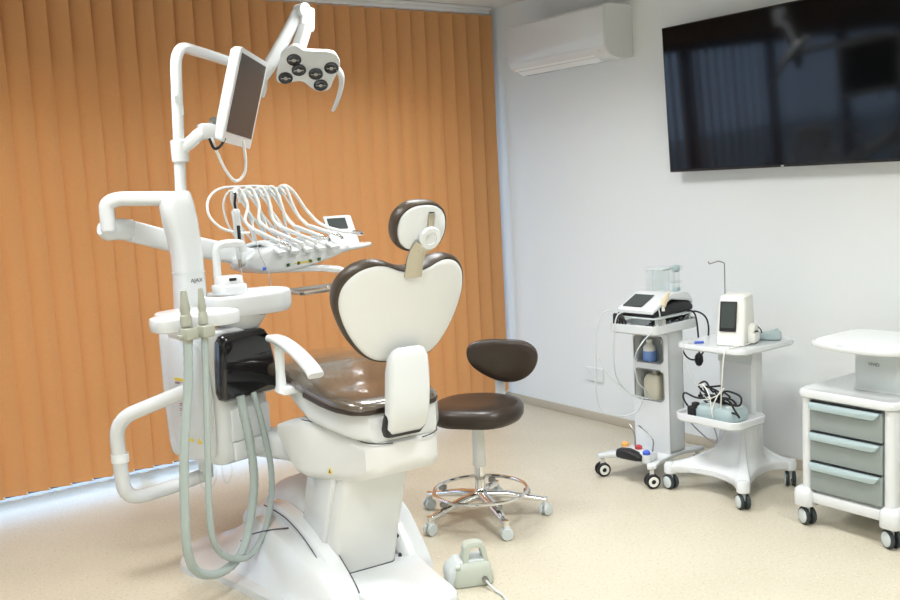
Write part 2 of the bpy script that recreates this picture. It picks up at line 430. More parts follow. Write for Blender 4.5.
# cushion (seat + leg rest in one piece)
def cush(secs):
    bm = B(); rings = []
    for (y, hw, z0, z1) in secs:
        h = z1-z0; R_ = []
        n = 30
        for k in range(n):
            a = 2*pi*k/n; c, s = cos(a), sin(a)
            xx = hw*math.copysign(abs(c)**.42, c); zz = (z0+z1)/2 + h/2*math.copysign(abs(s)**(.75 if s > 0 else .6), s)
            R_.append((xx - .02*max(0, min(1, -y/.2)), y, zz))
        rings.append(R_)
    loft(bm, rings); return bm
secs = [(-.345, .10, .758, .780), (-.335, .15, .750, .79), (-.30, .178, .746, .80), (-.23, .200, .746, .808), (-.12, .222, .752, .818), (0, .243, .764, .836), (.15, .25, .778, .858), (.3, .24, .787, .868), (.5, .226, .778, .855), (.7, .216, .755, .826), (.88, .205, .727, .790), (.97, .17, .715, .765), (.99, .12, .722, .75)]
S2 = []
for a, b in zip(secs, secs[1:]):
    for k in range(3): t = k/3; S2.append(tuple(a[i]*(1-t)+b[i]*t for i in range(4)))
S2.append(secs[-1])
obj('seat_cushion', cush(S2), SEATM, CH, sharp=60)
bm = cush([(y, hw+.004, z0-.004, z0+(z1-z0)*.62) for y, hw, z0, z1 in S2[:16]])
obj('cushion_rim', bm, BROWN, CH, sharp=60)
# backrest
TL = R3(20)
MB_ = frame_of((0, -.405, 1.115), (1, 0, 0), (0, -sin(TL), cos(TL)), (0, -cos(TL), -sin(TL)))
half = [(0, -.195), (.06, -.195), (.115, -.186), (.165, -.15), (.212, -.085), (.243, -.01), (.25, .05), (.235, .105), (.195, .152), (.145, .174), (.10, .172), (.055, .155), (0, .146)]
heart = [Vector((x_, y_, 0)) for x_, y_ in half] + [Vector((-x_, y_, 0)) for x_, y_ in reversed(half[1:-1])]
heart = [(p.x, p.y) for p in crom(heart, 4, True)]
def pillow(out2, layers, M, c=(0, 0), curve=0.):
    bm = B(); rings = []
    for s, wz in layers:
        rings.append([(c[0]+(x_-c[0])*s, c[1]+(y_-c[1])*s, wz - curve*((x_-c[0])*s)**2) for x_, y_ in out2])
    loft(bm, rings, M); return bm
# w>0 faces the rear
bm = pillow(heart, [(.02, -.096), (.3, -.095), (.7, -.092), (.86, -.084), (.95, -.068), (1.0, -.045), (1.025, -.02), (1.025, .0), (1.005, .010), (.975, .010), (.95, .002), (.5, .0), (.03, 0)], MB_, (0, -.01), curve=1.0)
obj('backrest_cushion', bm, BROWNL, CH, sharp=50)
bm = pillow(heart, [(.97, .0), (.975, .013), (.955, .019), (.90, .021), (.6, .024), (.3, .025), (.02, .025)], MB_, (0, -.01), curve=1.0)
obj('backrest_shell', bm, CREAM, CH, sharp=50)
# headrest
TH = R3(17)
MH = frame_of((.0, -.530, 1.400), (cos(.0), 0, 0), (0, -sin(TH), cos(TH)), (0, -cos(TH), -sin(TH)))
hh = crom([(0, -.070, 0), (.04, -.080, 0), (.08, -.060, 0), (.098, -.01, 0), (.088, .045, 0), (.05, .078, 0), (0, .086, 0), (-.05, .078, 0), (-.088, .045, 0), (-.098, -.01, 0), (-.08, -.060, 0), (-.04, -.080, 0)], 4, True)
hh = [(p.x, p.y) for p in hh]
bm = pillow(hh, [(.3, -.070), (.7, -.067), (.88, -.058), (.98, -.042), (1.02, -.02), (1.02, 0), (.98, .010), (.93, .010), (.90, .002), (.4, 0), (.03, 0)], MH, curve=.8)
obj('headrest_cushion', bm, BROWNL, CH, sharp=50)
bm = pillow(hh, [(.90, 0), (.915, .012), (.88, .018), (.6, .021), (.2, .022), (.02, .022)], MH, curve=.8)
obj('headrest_shell', bm, WHITE, CH, sharp=50)
bm = B(); lathe(bm, [(.036, .015), (.040, .022), (.040, .034), (.036, .039), (.022, .040), (.020, .036), (.002, .036)], 28, MH @ Matrix.Translation((.020, -.030, 0)))
kn = obj('headrest_knob', bm, WHITE, CH)
bm = B(); box(bm, (.022, .030, .023), (.024, .05, .012), .003, MH); obj('headrest_slider', bm, STEEL, CH)
bm = B(); box(bm, (.008, -.068, .022), (.050, .022, .014), .003, MH); obj('headrest_hinge', bm, STEEL, CH)
bm = B(); box(bm, (.022, .050, .0225), (.020, .014, .008), .002, MH); obj('slider_slot', bm, BLACK, CH)
P = [(-.012, -.476, 1.232), (-.015, -.494, 1.265), (-.017, -.510, 1.295), (-.014, -.530, 1.325), (-.006, -.548, 1.345)]
bm = B(); sweep(bm, crom(P, 4), rrect(.010, .062, .003, 2)); obj('headrest_strap', bm, STEEL, CH)
# spine joining seat and backrest
bm = B(); rings = []
for (y, z, hw, th) in ((-.345, .672, .052, .03), (-.352, .676, .070, .05), (-.372, .70, .077, .06), (-.392, .76, .080, .062), (-.402, .83, .081, .06), (-.408, .90, .080, .056), (-.416, .95, .076, .046), (-.424, .978, .062, .030), (-.427, .988, .040, .015)):
    rings.append([(a-.018, y + b, z) for a, b in rrect(hw*2, th, .018, 4, 0, .0)])
loft(bm, rings); obj('backrest_spine', bm, WHITE, CH, sharp=40)
bm = B(); rings = []
for (y, z, hw, th) in ((-.341, .662, .070, .05), (-.357, .69, .080, .06), (-.374, .73, .082, .055), (-.378, .76, .078, .045)):
    rings.append([(a-.018, y + b, z) for a, b in rrect(hw*2, th, .018, 4)])
loft(bm, rings); obj('spine_gap', bm, BLACK, CH)
# armrest on the left side
bm = B(); P = crom([(-.290, -.245, .900), (-.290, -.215, .920), (-.290, -.13, .950), (-.287, -.03, .972), (-.283, .08, .985), (-.28, .17, .985)], 5)
sweep(bm, P, rrect(.028, .060, .012, 3)); ar = obj('armrest', bm, WHITE, CH)
bm = B(); rings = []
for z, y, w_, d_ in ((.975, .10, .03, .09), (.93, .11, .026, .055), (.86, .115, .026, .045), (.81, .115, .03, .05), (.785, .11, .04, .07)):
    rings.append([(-.282 + a, y + b, z) for a, b in rrect(w_, d_, .01, 3)])
loft(bm, rings); box(bm, (-.250, .11, .79), (.09, .07, .03), .008); obj('armrest_post', bm, SATIN, CH)

# ------------------------------------------------------------------ cuspidor unit (floating box + column + bowl)
UN = thing('cuspidor_unit', 'white dental water unit with tall column, black glossy panel and spittoon bowl', 'dental unit', (1.45, 3.80, 0))
tB = Vector((.974, .228, 0)); sB = Vector((-.228, .974, 0)); C1 = Vector((1.395, 3.60, 0))
MU = frame_of(C1, tB, sB, (0, 0, 1))       # x along the front, y along the left side
bm = B(); rings = []
for z, s, r in ((.462, .86, .03), (.475, .93, .045), (.52, .97, .05), (.7, 1.0, .05), (.95, 1.0, .05), (1.0, .99, .05), (1.01, .95, .05)):
    rings.append([(a, b, z) for a, b in rrect(.265*s, .41*s, r, 5, .1325, .205)])
loft(bm, rings, MU); obj('unit_body', bm, WHITE, UN, world=True)
bm = B(); box(bm, (.155, -.004, .515), (.19, .02, .075), .008, MU); box(bm, (.155, .0, .62), (.19, .012, .13), .005, MU); obj('unit_front_panel', bm, SATIN, UN, world=True)
bm = B(); box(bm, (.165, .002, .558), (.13, .016, .010), .003, MU); obj('unit_handle_recess', bm, LGREY, UN, world=True)  # grey bar whose darker tone stands in for shade in the groove
# black hose panel, narrower on top
bm = B(); rings = []
for z, x0_, x1_, d_ in ((.728, .025, .262, .02), (.738, .008, .276, .05), (.765, .003, .280, .065), (.88, .010, .268, .07), (.965, .018, .252, .065), (.988, .028, .242, .045), (.996, .045, .225, .02)):
    rings.append([(a, b, z) for a, b in rrect(x1_-x0_, d_, .02, 4, (x0_+x1_)/2, -.012)])
loft(bm, rings, MU); obj('black_panel', bm, BLACKG, UN, world=True)
# side hatch line, stickers on the left face
bm = B(); rings = []
for k in range(9): pass
prism(bm, [(p.x, p.y) for p in crom([(-.30, .5, 0), (-.06, .5, 0), (-.03, .54, 0), (-.02, .7, 0), (-.035, .86, 0), (-.07, .93, 0), (-.14, .965, 0), (-.30, .97, 0)], 4, True)], 0, .006, .002, frame_of(C1, -sB, (0, 0, 1), -tB) @ Matrix.Translation((0, 0, -.001)))
obj('side_hatch', bm, WHITE, UN, world=True)
ML = frame_of(C1 - tB*.0065, -sB, (0, 0, 1), -tB)
bm = B(); box(bm, (-.235, .80, 0), (.075, .012, .002), .0, ML); box(bm, (-.19, .553, 0), (.03, .012, .002), .0, ML)
prism(bm, [(-.145, .545), (-.115, .545), (-.13, .57)], -.001, .001, M=ML)
st = obj('yellow_sticker', bm, YEL, UN, world=True)
bm = B()
for k in range(6):
    z = .70 - .022*k; box(bm, (-.225, z, 0), (.05, .0045, .002), 0, ML); box(bm, (-.238, z-.008, 0), (.03, .003, .002), 0, ML)
box(bm, (-.255, .785, .0005), (.03, .006, .002), 0, ML)
obj('printed_lines', bm, REDINK, UN, world=True)
# beam to the chair
bm = B(); rings = []
A_ = Vector((1.52, 3.84, .52)); E_ = Vector((1.76, 3.52, .49))
for t, h, w_ in ((0, .13, .10), (.3, .12, .10), (.7, .115, .12), (1, .12, .14)):
    p = A_.lerp(E_, t); d = (E_-A_).normalized(); sd = d.cross(Vector((0, 0, 1))).normalized()
    rings.append([p + sd*a + Vector((0, 0, b)) for a, b in rrect(w_, h, .03, 3)])
loft(bm, rings); obj('support_beam', bm, SATIN, UN, world=True)
# column: tapered, its top flows into the delivery arm
bm = B(); rings = []
for z, xc, w_, d_ in ((.99, 1.397, .122, .13), (1.12, 1.399, .118, .125), (1.22, 1.400, .114, .12), (1.30, 1.399, .112, .12), (1.38, 1.392, .118, .12), (1.45, 1.382, .128, .118), (1.51, 1.374, .128, .112), (1.55, 1.376, .110, .10), (1.562, 1.380, .09, .09)):
    rings.append([(xc+a, 3.80+b, z) for a, b in rrect(w_, d_, .035, 4)])
loft(bm, rings); obj('column', bm, WHITE, UN, world=True)
bm = B(); rings = [[(1.400+a, 3.80+b, z) for a, b in rrect(.1165, .1225, .035, 4)] for z in (1.236, 1.239)]
loft(bm, rings); obj('column_seam', bm, LGREY, UN, world=True)
camd = Vector((-.20, -.98, 0)).normalized()
text('column_lettering', 'AJAX', .022, frame_of((1.409, 3.7385, 1.205), (1, 0, 0), (0, 0, 1), (0, -1, 0)), INK, UN)
# cuspidor: wide rounded bowl + funnel
bm = B(); bx, by = 1.60, 3.70
def bowl_out(s): return [(bx + a*s, by + b*s) for a, b in [(p.x, p.y) for p in crom([(-.19, -.02, 0), (-.17, -.09, 0), (-.08, -.115, 0), (.02, -.12, 0), (.11, -.11, 0), (.17, -.06, 0), (.185, .02, 0), (.15, .10, 0), (.05, .14, 0), (-.08, .14, 0), (-.17, .08, 0)], 4, True)]]
rings = [[(x_, y_, z) for x_, y_ in bowl_out(s)] for s, z in ((.80, 1.052), (.93, 1.056), (.98, 1.066), (1.0, 1.085), (1.0, 1.125), (.985, 1.137), (.95, 1.142), (.90, 1.139), (.80, 1.130), (.4, 1.122), (.1, 1.118))]
loft(bm, rings); obj('spittoon_bowl', bm, WHITE, UN, world=True)
bm = B(); lathe(bm, [(.035, 0), (.075, .012), (.10, .045), (.125, .075)], 28, Matrix.Translation((1.565, 3.71, .985))); obj('bowl_funnel', bm, SATIN, UN, world=True)
bm = B(); rings = [[(1.535+a, 3.72+b, z) for a, b in rrect(.125*s, .12*s, .03, 4)] for z, s in ((1.142, .93), (1.15, 1.0), (1.172, 1.0), (1.178, .96), (1.180, .85), (1.205, .82), (1.212, .76))]
loft(bm, rings); cf = obj('cup_filler', bm, WHITE, UN, world=True)
bm = B(); box(bm, (1.532, 3.668, 1.200), (.030, .006, .012), .002); obj('sensor_window', bm, BLACK, cf, world=True)
bm = B(); tube(bm, fillet([(1.505, 3.76, 1.17), (1.508, 3.76, 1.335), (1.56, 3.765, 1.342), (1.63, 3.78, 1.335), (1.635, 3.78, 1.30)], .03), .0165, 12); obj('water_spout', bm, WHITE, UN, world=True)
# assistant holder slab, scalloped
bm = B()
sc_o = crom([(1.105, 3.42, 0), (1.12, 3.36, 0), (1.18, 3.345, 0), (1.235, 3.365, 0), (1.27, 3.36, 0), (1.31, 3.375, 0), (1.35, 3.365, 0), (1.42, 3.38, 0), (1.445, 3.43, 0), (1.44, 3.50, 0), (1.40, 3.56, 0), (1.36, 3.63, 0), (1.28, 3.66, 0), (1.19, 3.62, 0), (1.16, 3.53, 0), (1.12, 3.48, 0)], 4, True)
prism(bm, [(p.x, p.y) for p in sc_o], 1.062, 1.112, .010); obj('holder_tray', bm, WHITE, UN, world=True)
bm = B(); box(bm, (1.30, 3.62, 1.03), (.10, .16, .07), .02); obj('holder_bracket', bm, SATIN, UN, world=True)
bm = B()
for (x_, y_) in ((1.165, 3.43), (1.385, 3.45)): lathe(bm, [(.022, 1.111), (.026, 1.113), (.022, 1.115), (.015, 1.113)], 20, Matrix.Translation((x_, y_, 0)))
obj('holder_socket', bm, LGREY, UN, world=True)
# guard rail tube on the left
bm = B(); P = fillet([(1.33, 3.72, .775), (1.07, 3.86, .675), (1.085, 3.88, .335), (1.30, 3.92, .335), (1.44, 3.90, .365)], .085, 8)
tube(bm, P, .029, 14); obj('arm_tube', bm, WHITE, UN, world=True)
bm = B(); tube(bm, [(1.0795, 3.871, .50), (1.0805, 3.872, .535)], .035, 14); obj('tube_collar', bm, SATIN, UN, world=True)
bm = B(); tube(bm, [(1.44, 3.90, .35), (1.44, 3.90, .475)], .030, 14); obj('tube_mount', bm, SATIN, UN, world=True)
bm = B()
for a in (1.37, 1.40, 1.47): tube(bm, crom([(a, 3.80, .47), (a+.005, 3.80, .36), (a+.03, 3.82, .33), (a+.06, 3.84, .37), (a+.05, 3.85, .47)], 5), .004, 6)
obj('drain_tube', bm, CLEAR, UN, world=True)
# top pole with arm for the lamp
bm = B(); pol = fillet([(1.397, 3.80, 1.55), (1.425, 3.80, 2.135), (1.66, 4.00, 2.125), (1.985, 4.235, 2.095)], .10, 8)
tube(bm, pol, .0225, 14); obj('lamp_pole', bm, WHITE, UN, world=True)
bm = B(); box(bm, (1.402, 3.776, 1.92), (.012, .003, .03), 0); box(bm, (1.418, 3.776, 1.90), (.016, .003, .003), 0); box(bm, (1.425, 3.777, 1.878), (.008, .003, .035), 0); obj('pole_sticker', bm, LGREY, UN, world=True)

# ------------------------------------------------------------------ suction hoses hanging from the holder
def suction(xh, yh, rr, P, label, big):
    t = thing('suction_hose', label, 'suction hose', (xh, yh, 0), 0, None)
    bm = B(); pts = crom(P, 10); n = len(pts); rad = [rr*(1.0 + (.045 if i % 2 else -.045)) for i in range(n)]
    tube(bm, pts, rad, 10); obj('hose', bm, GREYHOSE, t, world=True)
    Mh = Matrix.Translation((xh, yh, 0)); k = 1.0 if big else .8
    bm = B(); lathe(bm, [(rr*.9, 1.02), (rr*1.05, 1.035), (rr*1.05, 1.06)], 14, Mh)
    lathe(bm, [(.016*k, 1.085), (.021*k, 1.09), (.021*k, 1.125), (.017*k, 1.13), (.017*k, 1.14), (.019*k, 1.145), (.015*k, 1.175), (.012*k, 1.205), (.010*k, 1.215), (.007*k, 1.216)], 16, Mh)
    obj('suction_handpiece', bm, SUCT, t, world=True)
    bm = B(); box(bm, (xh+.004, yh-.004, 1.062), (.052, .05, .042), .006, rot=Matrix.Rotation(.3, 4, 'Z')); box(bm, (xh-.022, yh-.004, 1.055), (.03, .02, .012), .003); obj('clamp_block', bm, SUCT, t, world=True)
    return t
suction(1.192, 3.30, .0175, [(1.192, 3.30, 1.05), (1.182, 3.30, .9), (1.145, 3.30, .65), (1.130, 3.31, .42), (1.135, 3.33, .27), (1.180, 3.38, .165), (1.280, 3.42, .118), (1.385, 3.46, .15), (1.450, 3.50, .25), (1.495, 3.53, .40), (1.500, 3.55, .55), (1.490, 3.57, .68), (1.485, 3.575, .745)], 'thicker grey ribbed suction hose looping from the leftmost holder', True)
suction(1.258, 3.31, .0125, [(1.258, 3.31, 1.05), (1.250, 3.31, .9), (1.235, 3.31, .65), (1.225, 3.32, .42), (1.240, 3.35, .28), (1.300, 3.40, .185), (1.400, 3.44, .140), (1.490, 3.49, .18), (1.555, 3.53, .28), (1.585, 3.56, .42), (1.575, 3.58, .58), (1.558, 3.59, .70), (1.550, 3.60, .745)], 'thinner grey suction hose looping beside the thick ribbed one', False)

# ------------------------------------------------------------------ delivery table on its spring arm
DT = thing('instrument_table', 'white dentist instrument table on a swinging arm behind the column', 'instrument table', (2.0, 4.10, 0))
bm = B(); P = fillet([(1.375, 3.80, 1.535), (1.19, 3.93, 1.545), (1.145, 3.95, 1.53), (1.145, 3.95, 1.42)], .075, 8)
sweep(bm, P, rrect(.058, .075, .022, 4)); obj('upper_arm', bm, WHITE, DT, world=True)
bm = B(); P = crom([(1.112, 3.945, 1.432), (1.14, 3.96, 1.425), (1.19, 3.98, 1.423), (1.245, 3.99, 1.415)], 5)
sweep(bm, P, rrect(.088, .072, .032, 5), scale=[.55+.45*min(1, k/5) for k in range(len(P))]); obj('elbow_joint', bm, WHITE, DT, world=True)
bm = B(); sweep(bm, [(1.24, 3.985, 1.412), (1.45, 4.03, 1.345), (1.75, 4.07, 1.262), (1.84, 4.09, 1.235)], rrect(.085, .058, .012, 3)); obj('spring_arm', bm, SATIN, DT, world=True)
ex = Vector((.985, .17, 0)); ey = Vector((-.17, .985, 0)); T0 = Vector((1.755, 4.03, 0)); MT = frame_of(T0, ex, ey, (0, 0, 1))
bm = B(); rings = []
for s, z0, z1, d in ((.0, 1.215, 1.245, .16), (.015, 1.195, 1.26, .20), (.06, 1.178, 1.285, .23), (.12, 1.175, 1.30, .24), (.25, 1.185, 1.305, .25), (.38, 1.20, 1.300, .24), (.46, 1.215, 1.285, .22), (.52, 1.228, 1.268, .20), (.58, 1.235, 1.262, .17), (.66, 1.240, 1.262, .15), (.74, 1.244, 1.264, .10), (.755, 1.248, 1.260, .07)):
    rings.append([(s, b, c) for b, c in rrect(d, z1-z0, .02, 4, .06, (z0+z1)/2)])
loft(bm, rings, MT); obj('table_body', bm, WHITE, DT, world=True)
bm = B()
for i in range(5):
    s = .10+.075*i
    sweep(bm, [(s-.005, .12, 1.30), (s+.01, .03, 1.315), (s+.03, -.05, 1.285), (s+.035, -.09, 1.262)], rrect(.018, .052, .008, 3), MT)
obj('handpiece_cradle', bm, SATIN, DT, world=True)
for i, (s, mm) in enumerate(((.045, BLUE), (.175, GRN), (.232, GRN), (.30, GRN), (.352, GRN))):
    bm = B(); box(bm, (s, -.066-.003*(i == 0)*0, 1.203+.014*i/4), (.014, .010, .014), .002, MT); obj('indicator_tab', bm, mm, DT, world=True)
bm = B(); box(bm, (.265, -.0655, 1.211), (.10, .006, .006), .001, MT); obj('yellow_strip', bm, YEL, DT, world=True)
# whip arms
for i in range(5):
    s = .0+.062*i
    bm = B(); tube(bm, crom([(s+.10, .15, 1.27), (s+.08, .15, 1.40), (s+.055, .14, 1.52), (s+.045, .12, 1.555), (s+.035, .09, 1.545), (s+.045, .075, 1.52)], 5), .0058, 8, MT)
    lathe(bm, [(.014, -.012), (.016, -.009), (.016, .009), (.014, .012)], 14, MT @ Matrix.Translation((s+.045, .118, 1.542)) @ Matrix.Rotation(pi/2, 4, 'Y')); obj('whip_arm', bm, WHITE, DT, world=True)
# console with display
cM = frame_of(T0 + ex*.655 + ey*.10 + Vector((0, 0, 1.252)), Vector((.93, -.36, 0)).normalized(), Vector((-.12, .30, .95)).normalized(), Vector((.93, -.36, 0)).normalized().cross(Vector((-.12, .30, .95)).normalized()))
bm = B(); rings = [[(a, b, z) for a, b in rrect(.135, .165, .012, 3, 0, .078)] for z in (-.022, -.018, .0)]
rings = [[(a*s, (b-.078)*s+.078, z) for a, b in rrect(.140, .165, .012, 3, 0, .078)] for s, z in ((.94, -.024), (1, -.018), (1, -.004), (.97, 0))]
loft(bm, rings, cM); cs = obj('control_console', bm, WHITE, DT, world=True)
bm = B(); box(bm, (-.008, .118, .001), (.092, .056, .002), 0, cM); obj('console_display', bm, LCD, cs, world=True)
bm = B()
for r_ in range(3):
    for c_ in range(5):
        if r_ == 0 or c_ > 2: box(bm, (-.04+.02*c_, .075-.022*r_, .001), (.009, .006, .003), .001, cM)
obj('console_keys', bm, LGREY, cs, world=True)
# lower tray
bm = B(); P = fillet([(1.93, 4.08, 1.185), (2.12, 4.05, 1.175), (2.235, 4.02, 1.155), (2.245, 3.99, 1.09), (2.20, 3.99, 1.085)], .05, 6); tube(bm, P, .017, 12); obj('tray_arm', bm, WHITE, DT, world=True)
bm = B(); Mt = Matrix.Translation((2.075, 4.0, 0)) @ Matrix.Rotation(.08, 4, 'Z')
rings = [[(a*s, b*s, z) for a, b in rrect(.285, .19, .02, 4)] for s, z in ((.93, 1.072), (1.0, 1.086), (1.0, 1.089), (.98, 1.089), (.92, 1.077), (.5, 1.076))]
loft(bm, rings, Mt); obj('steel_tray', bm, mat('tray_steel', (.62, .62, .60), .25, metal=.9), DT, world=True)
# handpieces with their hoses: top-level things resting on the table
hp_lab = ['leftmost of the handpieces resting on the white instrument table', 'second handpiece from the left on the instrument table', 'middle handpiece on the white instrument table', 'fourth handpiece from the left on the instrument table', 'rightmost handpiece on the table, next to the display console']
for i in range(5):
    s = .13+.075*i; hs = .045+.062*i
    t = thing('dental_handpiece', 'white hosed silver-tipped dental tool, ' + hp_lab[i], 'dental handpiece', tuple(MT @ Vector((s, .0, 1.30))), 0, 'handpieces on the instrument table')
    a = Vector((s-.055, .035, 1.372)); b = Vector((s+.045, -.10, 1.285+.006*i)); d = b-a
    bm = B(); tube(bm, [a, a+d*.1, a+d*.3, a+d*.65], [.009, .0115, .010, .0095], 12, MT); obj('handle', bm, WHITE, t, world=True)
    bm = B(); tube(bm, [a+d*.65, a+d*.85, a+d*.93], [.0095, .008, .0105], 12, MT); tube(bm, [a+d*.93, a+d*.93+Vector((.003, -.006, -.014))], [.010, .008], 10, MT); obj('metal_tip', bm, CHROME if i not in (1, 2) else CREAM, t, world=True)
    bm = B(); P = crom([(s+.02, .16, 1.29), (hs+.10, .16, 1.36), (hs+.02, .15, 1.46), (hs-.015, .13, 1.53), (hs, .11, 1.563), (hs+.025, .10, 1.545), (hs+.035, .08, 1.48), (s-.075, .07, 1.415), a], 7)
    tube(bm, P, .0072, 8, MT); obj('hose', bm, WHOSE, t, world=True)
    bm = B(); P = crom([(s-.03, .17, 1.29), (hs-.02, .165, 1.40), (hs-.045, .15, 1.50), (hs-.02, .12, 1.555), (hs+.02, .10, 1.50), (hs+.06, .09, 1.43), (s-.03, .08, 1.385), a], 7); tube(bm, P, .0048, 7, MT); obj('hose', bm, WHOSE, t, world=True)
# last instrument hose arcs (big arcs left and right)
bm = B(); P = crom([(.30, .14, 1.545), (.335, .14, 1.565), (.38, .13, 1.53), (.44, .12, 1.44), (.49, .08, 1.37), (.54, .0, 1.335), (.575, -.05, 1.325)], 8); tube(bm, P, .0078, 9, MT)
o = obj('scaler_hose', bm, WHOSE, None); tag(o, 'white hose arching down right from the last whip arm towards the console', 'hose')
bm = B(); tube(bm, [(.575, -.05, 1.325), (.60, -.075, 1.32), (.612, -.087, 1.317)], [.010, .011, .009], 10, MT); obj('metal_coupling', bm, CHROME, o)
bm = B(); P = crom([(.30, .12, 1.545), (.23, .16, 1.565), (.13, .17, 1.57), (.0, .17, 1.565), (-.07, .16, 1.52), (-.085, .14, 1.45), (-.04, .12, 1.39), (.03, .10, 1.365), (.08, .08, 1.36)], 8); tube(bm, P, .0062, 8, MT)
o = obj('looped_hose', bm, WHOSE, None); tag(o, 'thin white hose making a wide loop at the left end of the instrument table', 'hose')
# curing lamp pen hanging upright at left
t = thing('curing_light', 'upright white pen tool with black grip at the left end of the table', 'curing light', (1.70, 3.985, 1.22))
MC = Matrix.Translation((1.703, 3.985, 0))
bm = B(); lathe(bm, [(.009, 1.255), (.013, 1.27), (.0155, 1.33), (.0165, 1.42), (.019, 1.445), (.019, 1.465), (.012, 1.475)], 14, MC); obj('pen_body', bm, WHITE, t, world=True)
bm = B(); box(bm, (0, -.0155, 1.37), (.015, .008, .065), .003, MC); tube(bm, crom([(0, 0, 1.47), (-.003, -.002, 1.50), (.004, 0, 1.53), (.001, 0, 1.545)], 4), .006, 8, MC); obj('black_grip', bm, BLACK, t, world=True)
bm = B(); lathe(bm, [(.004, 1.215), (.007, 1.22), (.008, 1.256)], 12, MC); obj('metal_nozzle', bm, STEEL, t, world=True)
bm = B(); tube(bm, crom([(0, 0, 1.54), (.02, .02, 1.56), (.05, .06, 1.55), (.06, .09, 1.50)], 5), .007, 8, MC); obj('cable', bm, WHOSE, t, world=True)
bm = B(); box(bm, (.0, .035, 1.245), (.035, .07, .03), .006, MC); obj('pen_holder', bm, WHITE, DT, world=True)
bm = B(); tube(bm, crom([(1.705, 3.98, 1.215), (1.706, 3.97, 1.14), (1.70, 3.90, 1.09)], 5), .0022, 6)
tube(bm, crom([(1.79, 4.0, 1.37), (1.80, 3.99, 1.28), (1.835, 3.985, 1.18), (1.84, 3.98, 1.08), (1.83, 3.96, 1.02)], 6), .0028, 6); o = obj('thin_cable', bm, LGREY, None)
tag(o, 'thin grey wires hanging below the left end of the instrument table', 'cable')

# ------------------------------------------------------------------ monitor on the pole
MO = thing('monitor', 'white framed dark monitor tilted on the unit pole', 'monitor', (1.42, 3.80, 1.70))
ax = Vector((.64, .766, -.05)).normalized(); bx_ = Vector((-.30, .06, -.953)); bx_ = (bx_ - ax*bx_.dot(ax)).normalized(); nn = bx_.cross(ax).normalized()  # out of the screen
if nn.dot(Vector((-1.6, -3.8, 0))) < 0: nn = -nn
MM = frame_of((1.735, 3.86, 1.925), ax, -bx_, ax.cross(-bx_))
sgn = 1 if ax.cross(-bx_).dot(nn) > 0 else -1
WM, HM = .40, .385
bm = B(); rings = [[(a*s, b*s, sgn*z) for a, b in rrect(WM, HM, .012, 3)] for s, z in ((.80, -.052), (.93, -.046), (.985, -.03), (1, -.015), (1, -.002), (.99, .0))]
loft(bm, rings, MM); obj('monitor_case', bm, WHITE, MO, world=True)
bm = B(); box(bm, (0, .012, sgn*.0008), (WM-.045, HM-.065, .0016), 0, MM); obj('monitor_screen', bm, MONSCR, MO, world=True)
bm = B(); sweep(bm, crom([(1.405, 3.79, 1.725), (1.45, 3.78, 1.755), (1.49, 3.785, 1.785), (1.53, 3.79, 1.79)], 5), rrect(.05, .045, .014, 3)); box(bm, (1.528, 3.79, 1.795), (.080, .06, .065), .012)
obj('monitor_bracket', bm, WHITE, MO, world=True)
bm = B(); lathe(bm, [(.026, 1.675), (.034, 1.68), (.035, 1.76), (.030, 1.765)], 18, Matrix.Translation((1.408, 3.80, 0))); obj('pole_clamp', bm, WHITE, MO, world=True)
bm = B(); lathe(bm, [(.014, -.014), (.017, -.008), (.017, .008), (.014, .014)], 14, axisM((1.550, 3.775, 1.835), (0, -1, 0))); obj('tilt_joint', bm, DSTEEL, MO, world=True)
bm = B(); tube(bm, crom([(1.53, 3.76, 1.77), (1.54, 3.76, 1.73), (1.58, 3.77, 1.64), (1.625, 3.78, 1.592), (1.67, 3.79, 1.62), (1.685, 3.80, 1.68), (1.69, 3.82, 1.755)], 6), .0065, 8)
obj('monitor_cable', bm, WHOSE, MO, world=True)
bm = B(); tube(bm, crom([(1.515, 3.75, 1.765), (1.53, 3.745, 1.725), (1.56, 3.75, 1.735), (1.585, 3.76, 1.765)], 5), .006, 8); obj('black_cable', bm, BLACK, MO, world=True)

# ------------------------------------------------------------------ operating lamp
LA = thing('operating_lamp', 'white dental operating light with six round reflectors near the blind', 'operating light', (1.985, 4.235, 2.0))
bm = B(); lathe(bm, [(.010, 1.975), (.018, 1.99), (.027, 2.02), (.031, 2.05), (.031, 2.10), (.025, 2.125), (.012, 2.13)], 18, Matrix.Translation((1.985, 4.235, 0))); obj('pivot', bm, WHITE, LA, world=True)
bm = B(); sweep(bm, [(1.985, 4.225, 2.06), (2.02, 4.22, 2.11), (2.17, 4.215, 2.33), (2.185, 4.215, 2.365), (2.192, 4.215, 2.385)], rrect(.062, .05, .016, 4), scale=[.8, 1, .95, .85, .5]); obj('spring_arm', bm, WHITE, LA, world=True)
bm = B(); box(bm, (2.222, 4.20, 2.335), (.075, .06, .115), .016, rot=Matrix.Rotation(.08, 4, 'Y')); lathe(bm, [(.02, -.032), (.034, -.028), (.034, .028), (.02, .032)], 18, axisM((2.205, 4.20, 2.375), (.2, -.98, 0))); obj('arm_joint', bm, WHITE, LA, world=True)
bm = B(); sweep(bm, crom([(2.205, 4.18, 2.30), (2.175, 4.165, 2.24), (2.14, 4.16, 2.17), (2.13, 4.16, 2.13)], 5), rrect(.05, .06, .014, 3)); obj('drop_link', bm, WHITE, LA, world=True)
toC = Vector((-2.16, -4.15, -.53)).normalized(); nl = (toC*.74 + Vector((0, 0, -1))*.67).normalized()
ul = Vector((.83, -.55, -.06)); ul = (ul - nl*ul.dot(nl)).normalized(); vl = nl.cross(ul).normalized()
MLp = frame_of((2.175, 4.13, 2.085), ul, vl, nl)
def lp(px, py): return ((px-309)/211, -(py-72)/(211*.76))
